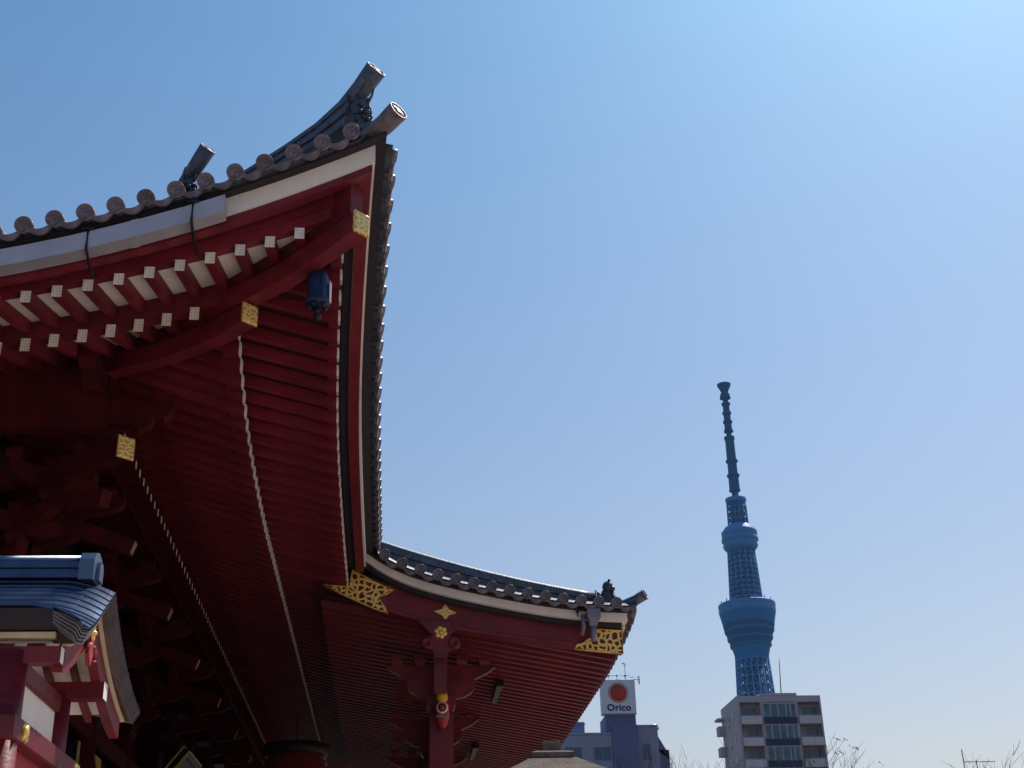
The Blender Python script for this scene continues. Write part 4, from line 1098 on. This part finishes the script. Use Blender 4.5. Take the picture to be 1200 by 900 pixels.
for k in range(nfl):
    zt = ZT-.9-FH*k; zb = zt-FH
    for (ya, yb, nm) in ((yC0, yL-.35, 'L'), (yR+.2, yC1, 'R')):
        mb = MB(); mb.box(AX-.35, AX-.22, ya+.02, yb-.0, zb+.02, zb+1.02); mb.box(AX-.34, AX+1.5, ya+.02, yb-.0, zb-.12, zb+.015); mb.build('balcony', CONC2, apt)
        ya_ = ya+(yb-ya)*random.uniform(.1, .8)
        mb = MB(); mb.bbox(AX+.9, AX+1.2, ya_, ya_+.8, zb+.03, zb+1.25, .02); mb.lathe([(0, .25), (.03, .24), (.03, .2), (.01, .18), (.01, 0)], 12, frame((-1, 0, 0), (0, 1, 0), Vector((AX+.9, ya_+.35, zb+.9)))); mb.build('air_conditioner', FRAMEW, apt)
        mb = MB(); mb.box(AX-.33, AX-.25, ya+.04, yb-.02, zb+1.10, zb+1.16)
        for q_ in range(5): yq = ya+.1+(yb-ya-.25)*q_/4; mb.box(AX-.31, AX-.27, yq, yq+.05, zb+1.021, zb+1.099)
        mb.build('railing', FRAMEW, apt)
        w = yb-ya; s_ = random.uniform(.15, .3); 
        mb = MB(); y0 = ya+.25; y1 = ya+w*random.uniform(.6, .85)
        for a in ((y0, y0+.08, zb+.1, zt-.55), (y1-.08, y1, zb+.1, zt-.55), ((y0+y1)/2-.05, (y0+y1)/2+.05, zb+.1, zt-.55), (y0, y1, zt-.55, zt-.45)): mb.box(AX+1.40, AX+1.49, *a)
        w_ = mb.build('window', FRAMEW, apt)
        mb = MB(); mb.box(AX+1.45, AX+1.48, y0+.08, y1-.08, zb+.1, zt-.55); mb.build('pane', ADARK, w_)
    # glazed centre bay
    mb = MB(); mb.box(AX-.25, AX+1.5, yC1+.35, yC0-.35, zb-.1, zb+.85); mb.build('spandrel', NAVY, apt)
    mb = MB(); ww = (yC0-yC1-.7)
    cuts = [0, .17, .3, .55, .78, 1] if k % 2 == 0 else [0, .14, .34, .56, .8, 1]
    for c in cuts:
        yy_ = yC1+.35+c*ww; mb.box(AX-.16, AX-.02, yy_-.09, yy_+.09, zb+.852, zt-.102)
    mb.box(AX-.14, AX-.04, yC1+.35, yC0-.35, zt-.30, zt-.103)
    w_ = mb.build('window', mat('bay_frame', (.4, .38, .4), .6) if k == 0 else bpy.data.materials['bay_frame'], apt)
    mb = MB(); mb.box(AX-.10, AX-.05, yC1+.4, yC0-.4, zb+.86, zt-.31); mb.build('pane', TEAL, w_)
    # north face: small windows and projecting balconies at the far end
    for xw in (AX+2.6, AX+5.4):
        mb = MB(); o_ = .0 if xw < AX+4 else -.6
        mb.box(xw-.4, xw+.4, yL+.003, yL+.05, zb+1.0+o_, zb+2.3+o_); mb.build('window', GLASSB, apt)
    mb = MB()
    mb.box(AX+8.2, AX+9.9, yL+.001, yL+.95, zb-.1, zb+.1); mb.box(AX+8.2, AX+8.3, yL+.001, yL+.95, zb+.102, zb+1.2); mb.box(AX+8.3, AX+9.9, yL+.85, yL+.95, zb+.102, zb+1.2)
    mb.build('side_balcony', CONC, apt)
mb = MB(); mb.box(AX+8.0, AX+10, yL+.001, yL+1.1, ZT-1.9, ZT-1.6); mb.build('side_canopy', CONC, apt)
mb = MB(); mb.tube([(AX+4, -57.4, ZT), (AX+4, -57.75, ZT+6.3)], [.09, .05], 6); mb.build('roof_mast', IRON, apt)
mb = MB(); mb.box(AX+5, AX+9, yR+2, yL-3.5, ZT-.6, ZT+.2); mb.build('roof_plant', CONC, apt)

# ================================================================== STONE LANTERN
sx_, sy_ = 20.0, -2.35
LSTONE = mat('weathered_lantern_stone', (.13, .10, .088), .9, var=.5, scale=7, bump=.6, bscale=30)
sl = thing('stone_lantern', (sx_, sy_, 0), 'weathered stone lantern roof with square cap standing before the porch', 'stone lantern')
def sq(w, z): return [(sx_-w/2, sy_-w/2, z), (sx_+w/2, sy_-w/2, z), (sx_+w/2, sy_+w/2, z), (sx_-w/2, sy_+w/2, z)]
mb = MB(); mb.loft([sq(1.5, 0), sq(1.5, .5), sq(1.2, .5), sq(1.15, .9), sq(.5, 1.0), sq(.42, 2.0), sq(.5, 3.0)]); mb.build('post', STONE, sl)
mb = MB(); mb.loft([sq(.6, 3.0), sq(1.2, 3.25), sq(1.2, 3.45), sq(.8, 3.45), sq(.8, 4.3)]); mb.build('light_box', STONE, sl)
mb = MB(); mb.loft([sq(.8, 4.3), sq(1.85, 4.40), sq(1.9, 4.48), sq(1.55, 4.585), sq(1.08, 4.715), sq(.76, 4.815), sq(.66, 4.84)]); mb.build('roof', LSTONE, sl)
mb = MB(); mb.loft([sq(.60, 4.84), sq(.63, 4.86), sq(.63, 4.92), sq(.5, 4.95)]); mb.loft([sq(.30, 4.95), sq(.27, 4.97), sq(.27, 5.09), sq(.24, 5.115)]); mb.build('finial', LSTONE, sl)

# ================================================================== BARE TREES
def tree(loc, height, spread, label, seed, trunk_r=.2, lean=(0, 0), buds=0, depth=5, fork=.35):
    rnd = random.Random(seed)
    t = thing('bare_tree', loc, label, 'tree', 'leafless trees beyond the hall')
    tr = MB(); cr = MB(); bd = MB()
    base = Vector(loc)
    def grow(mb, p, d, ln, rad, lev):
        pts = [p]; rr = [rad]; q = p.copy(); dd = d.copy(); n = 4
        for i in range(n):
            dd = (dd+Vector((rnd.uniform(-.14, .14), rnd.uniform(-.14, .14), rnd.uniform(-.04, .10)))).normalized()
            q = q+dd*ln/n; pts.append(q.copy()); rr.append(rad*(1-.55*(i+1)/n))
        mb.tube(pts, rr, 6 if lev < 2 else 4, smooth=True)
        if lev >= depth:
            if buds and rnd.random() < buds:
                for _ in range(3):
                    c = q+Vector((rnd.uniform(-.1, .1),)*3); s_ = rnd.uniform(.03, .07)
                    bd.add([c+Vector((s_, 0, 0)), c+Vector((0, s_, s_)), c+Vector((-s_, 0, 0)), c+Vector((0, -s_, -s_))], [(0, 1, 2, 3)])
            return
        nb = rnd.choice((2, 3, 3))
        for b in range(nb):
            i = rnd.choice((2, 3, 4)) if b else 4
            a = rnd.uniform(0, 2*pi); sp = rnd.uniform(.35, .85)*spread
            nd = (dd+Vector((cos(a)*sp, sin(a)*sp, rnd.uniform(.0, .35)))).normalized()
            grow(cr, pts[i], nd, ln*rnd.uniform(.62, .82), max(.008, rr[i]*rnd.uniform(.6, .8)), lev+1)
    h0 = height*fork
    tp = [base+Vector((lean[0]*k, lean[1]*k, h0*k)) for k in (0, .35, .7, 1)]
    tr.tube(tp, [trunk_r*1.25, trunk_r, trunk_r*.9, trunk_r*.8], 10)
    tr.build('trunk', TWIG, t)
    for b in range(4):
        a = b*pi/2+rnd.uniform(-.4, .4)
        grow(cr, tp[-1], Vector((cos(a)*.45*spread, sin(a)*.45*spread, 1)).normalized(), height*.24, trunk_r*.6, 1)
    zm = max(v[2] for v in cr.v); kz = (height-h0)/(zm-h0)
    for m_ in (cr, bd): m_.v = [(v[0], v[1], h0+(v[2]-h0)*kz) for v in m_.v]
    cr.build('crown', TWIG, t)
    if bd.f: kind(bd.build('buds', BUD, t), 'stuff')
    return t
tree((52, -11.6, 0), 10.9, .8, 'thin upright leafless tree rising beside the apartment block, near the sign building', 3)
tree((48, -9.6, 0), 9.9, .9, 'leafless tree whose twigs cross the blue office block', 8)
tree((60, -18.6, 0), 12.3, .9, 'leafless tree with small buds in front of the brown apartment tower', 5, buds=.25)
tree((50, -23.9, 0), 10.3, .9, 'pale leafless tree whose twigs reach in at the lower right picture edge', 13)

# ================================================================== ANTENNA MASTS
def mast(name, x_, y_, zt, label, aerial=False):
    t = thing(name, (x_, y_, 0), label, 'antenna mast', 'thin masts over the low roofs')
    mb = MB(); mb.tube([(x_, y_, 0), (x_, y_+.1, zt)], [.07, .035], 6); mb.build('pole', IRON, t)
    if aerial:
        mb = MB()
        for z in (zt-.15, zt-.75):
            mb.tube([(x_, y_+1.0, z), (x_, y_-1.2, z)], .022, 5)
            for k in range(6): mb.tube([(x_-.3, y_+.9-.4*k, z), (x_+.3, y_+.9-.4*k, z)], .015, 4)
        mb.tube([(x_, y_-.5, zt-.95), (x_, y_+.5, zt-.95)], .12, 6)
        mb.build('aerial', IRON, t)
mast('antenna_mast', 90, -38.9, 16.6, 'single thin bare pole standing right of the apartment tower')
mast('antenna_mast', 90, -39.8, 15.9, 'pole carrying a television aerial low at the right edge', True)

# ================================================================== HAZE
mb = MB(); mb.box(-60, 1520, -760, 420, -1, 680)
hz = mb.build('haze', [])
hm = bpy.data.materials.new('haze_air'); hm.use_nodes = True
nt = hm.node_tree; nt.nodes.clear()
ho = nt.nodes.new('ShaderNodeOutputMaterial'); hv = nt.nodes.new('ShaderNodeVolumePrincipled')
hv.inputs['Color'].default_value = (.40, .68, 1.0, 1)
hv.inputs['Density'].default_value = 0.00004
hv.inputs['Anisotropy'].default_value = 0.1
nt.links.new(hv.outputs[0], ho.inputs['Volume'])
hz.data.materials.append(hm)
kind(hz, 'stuff')
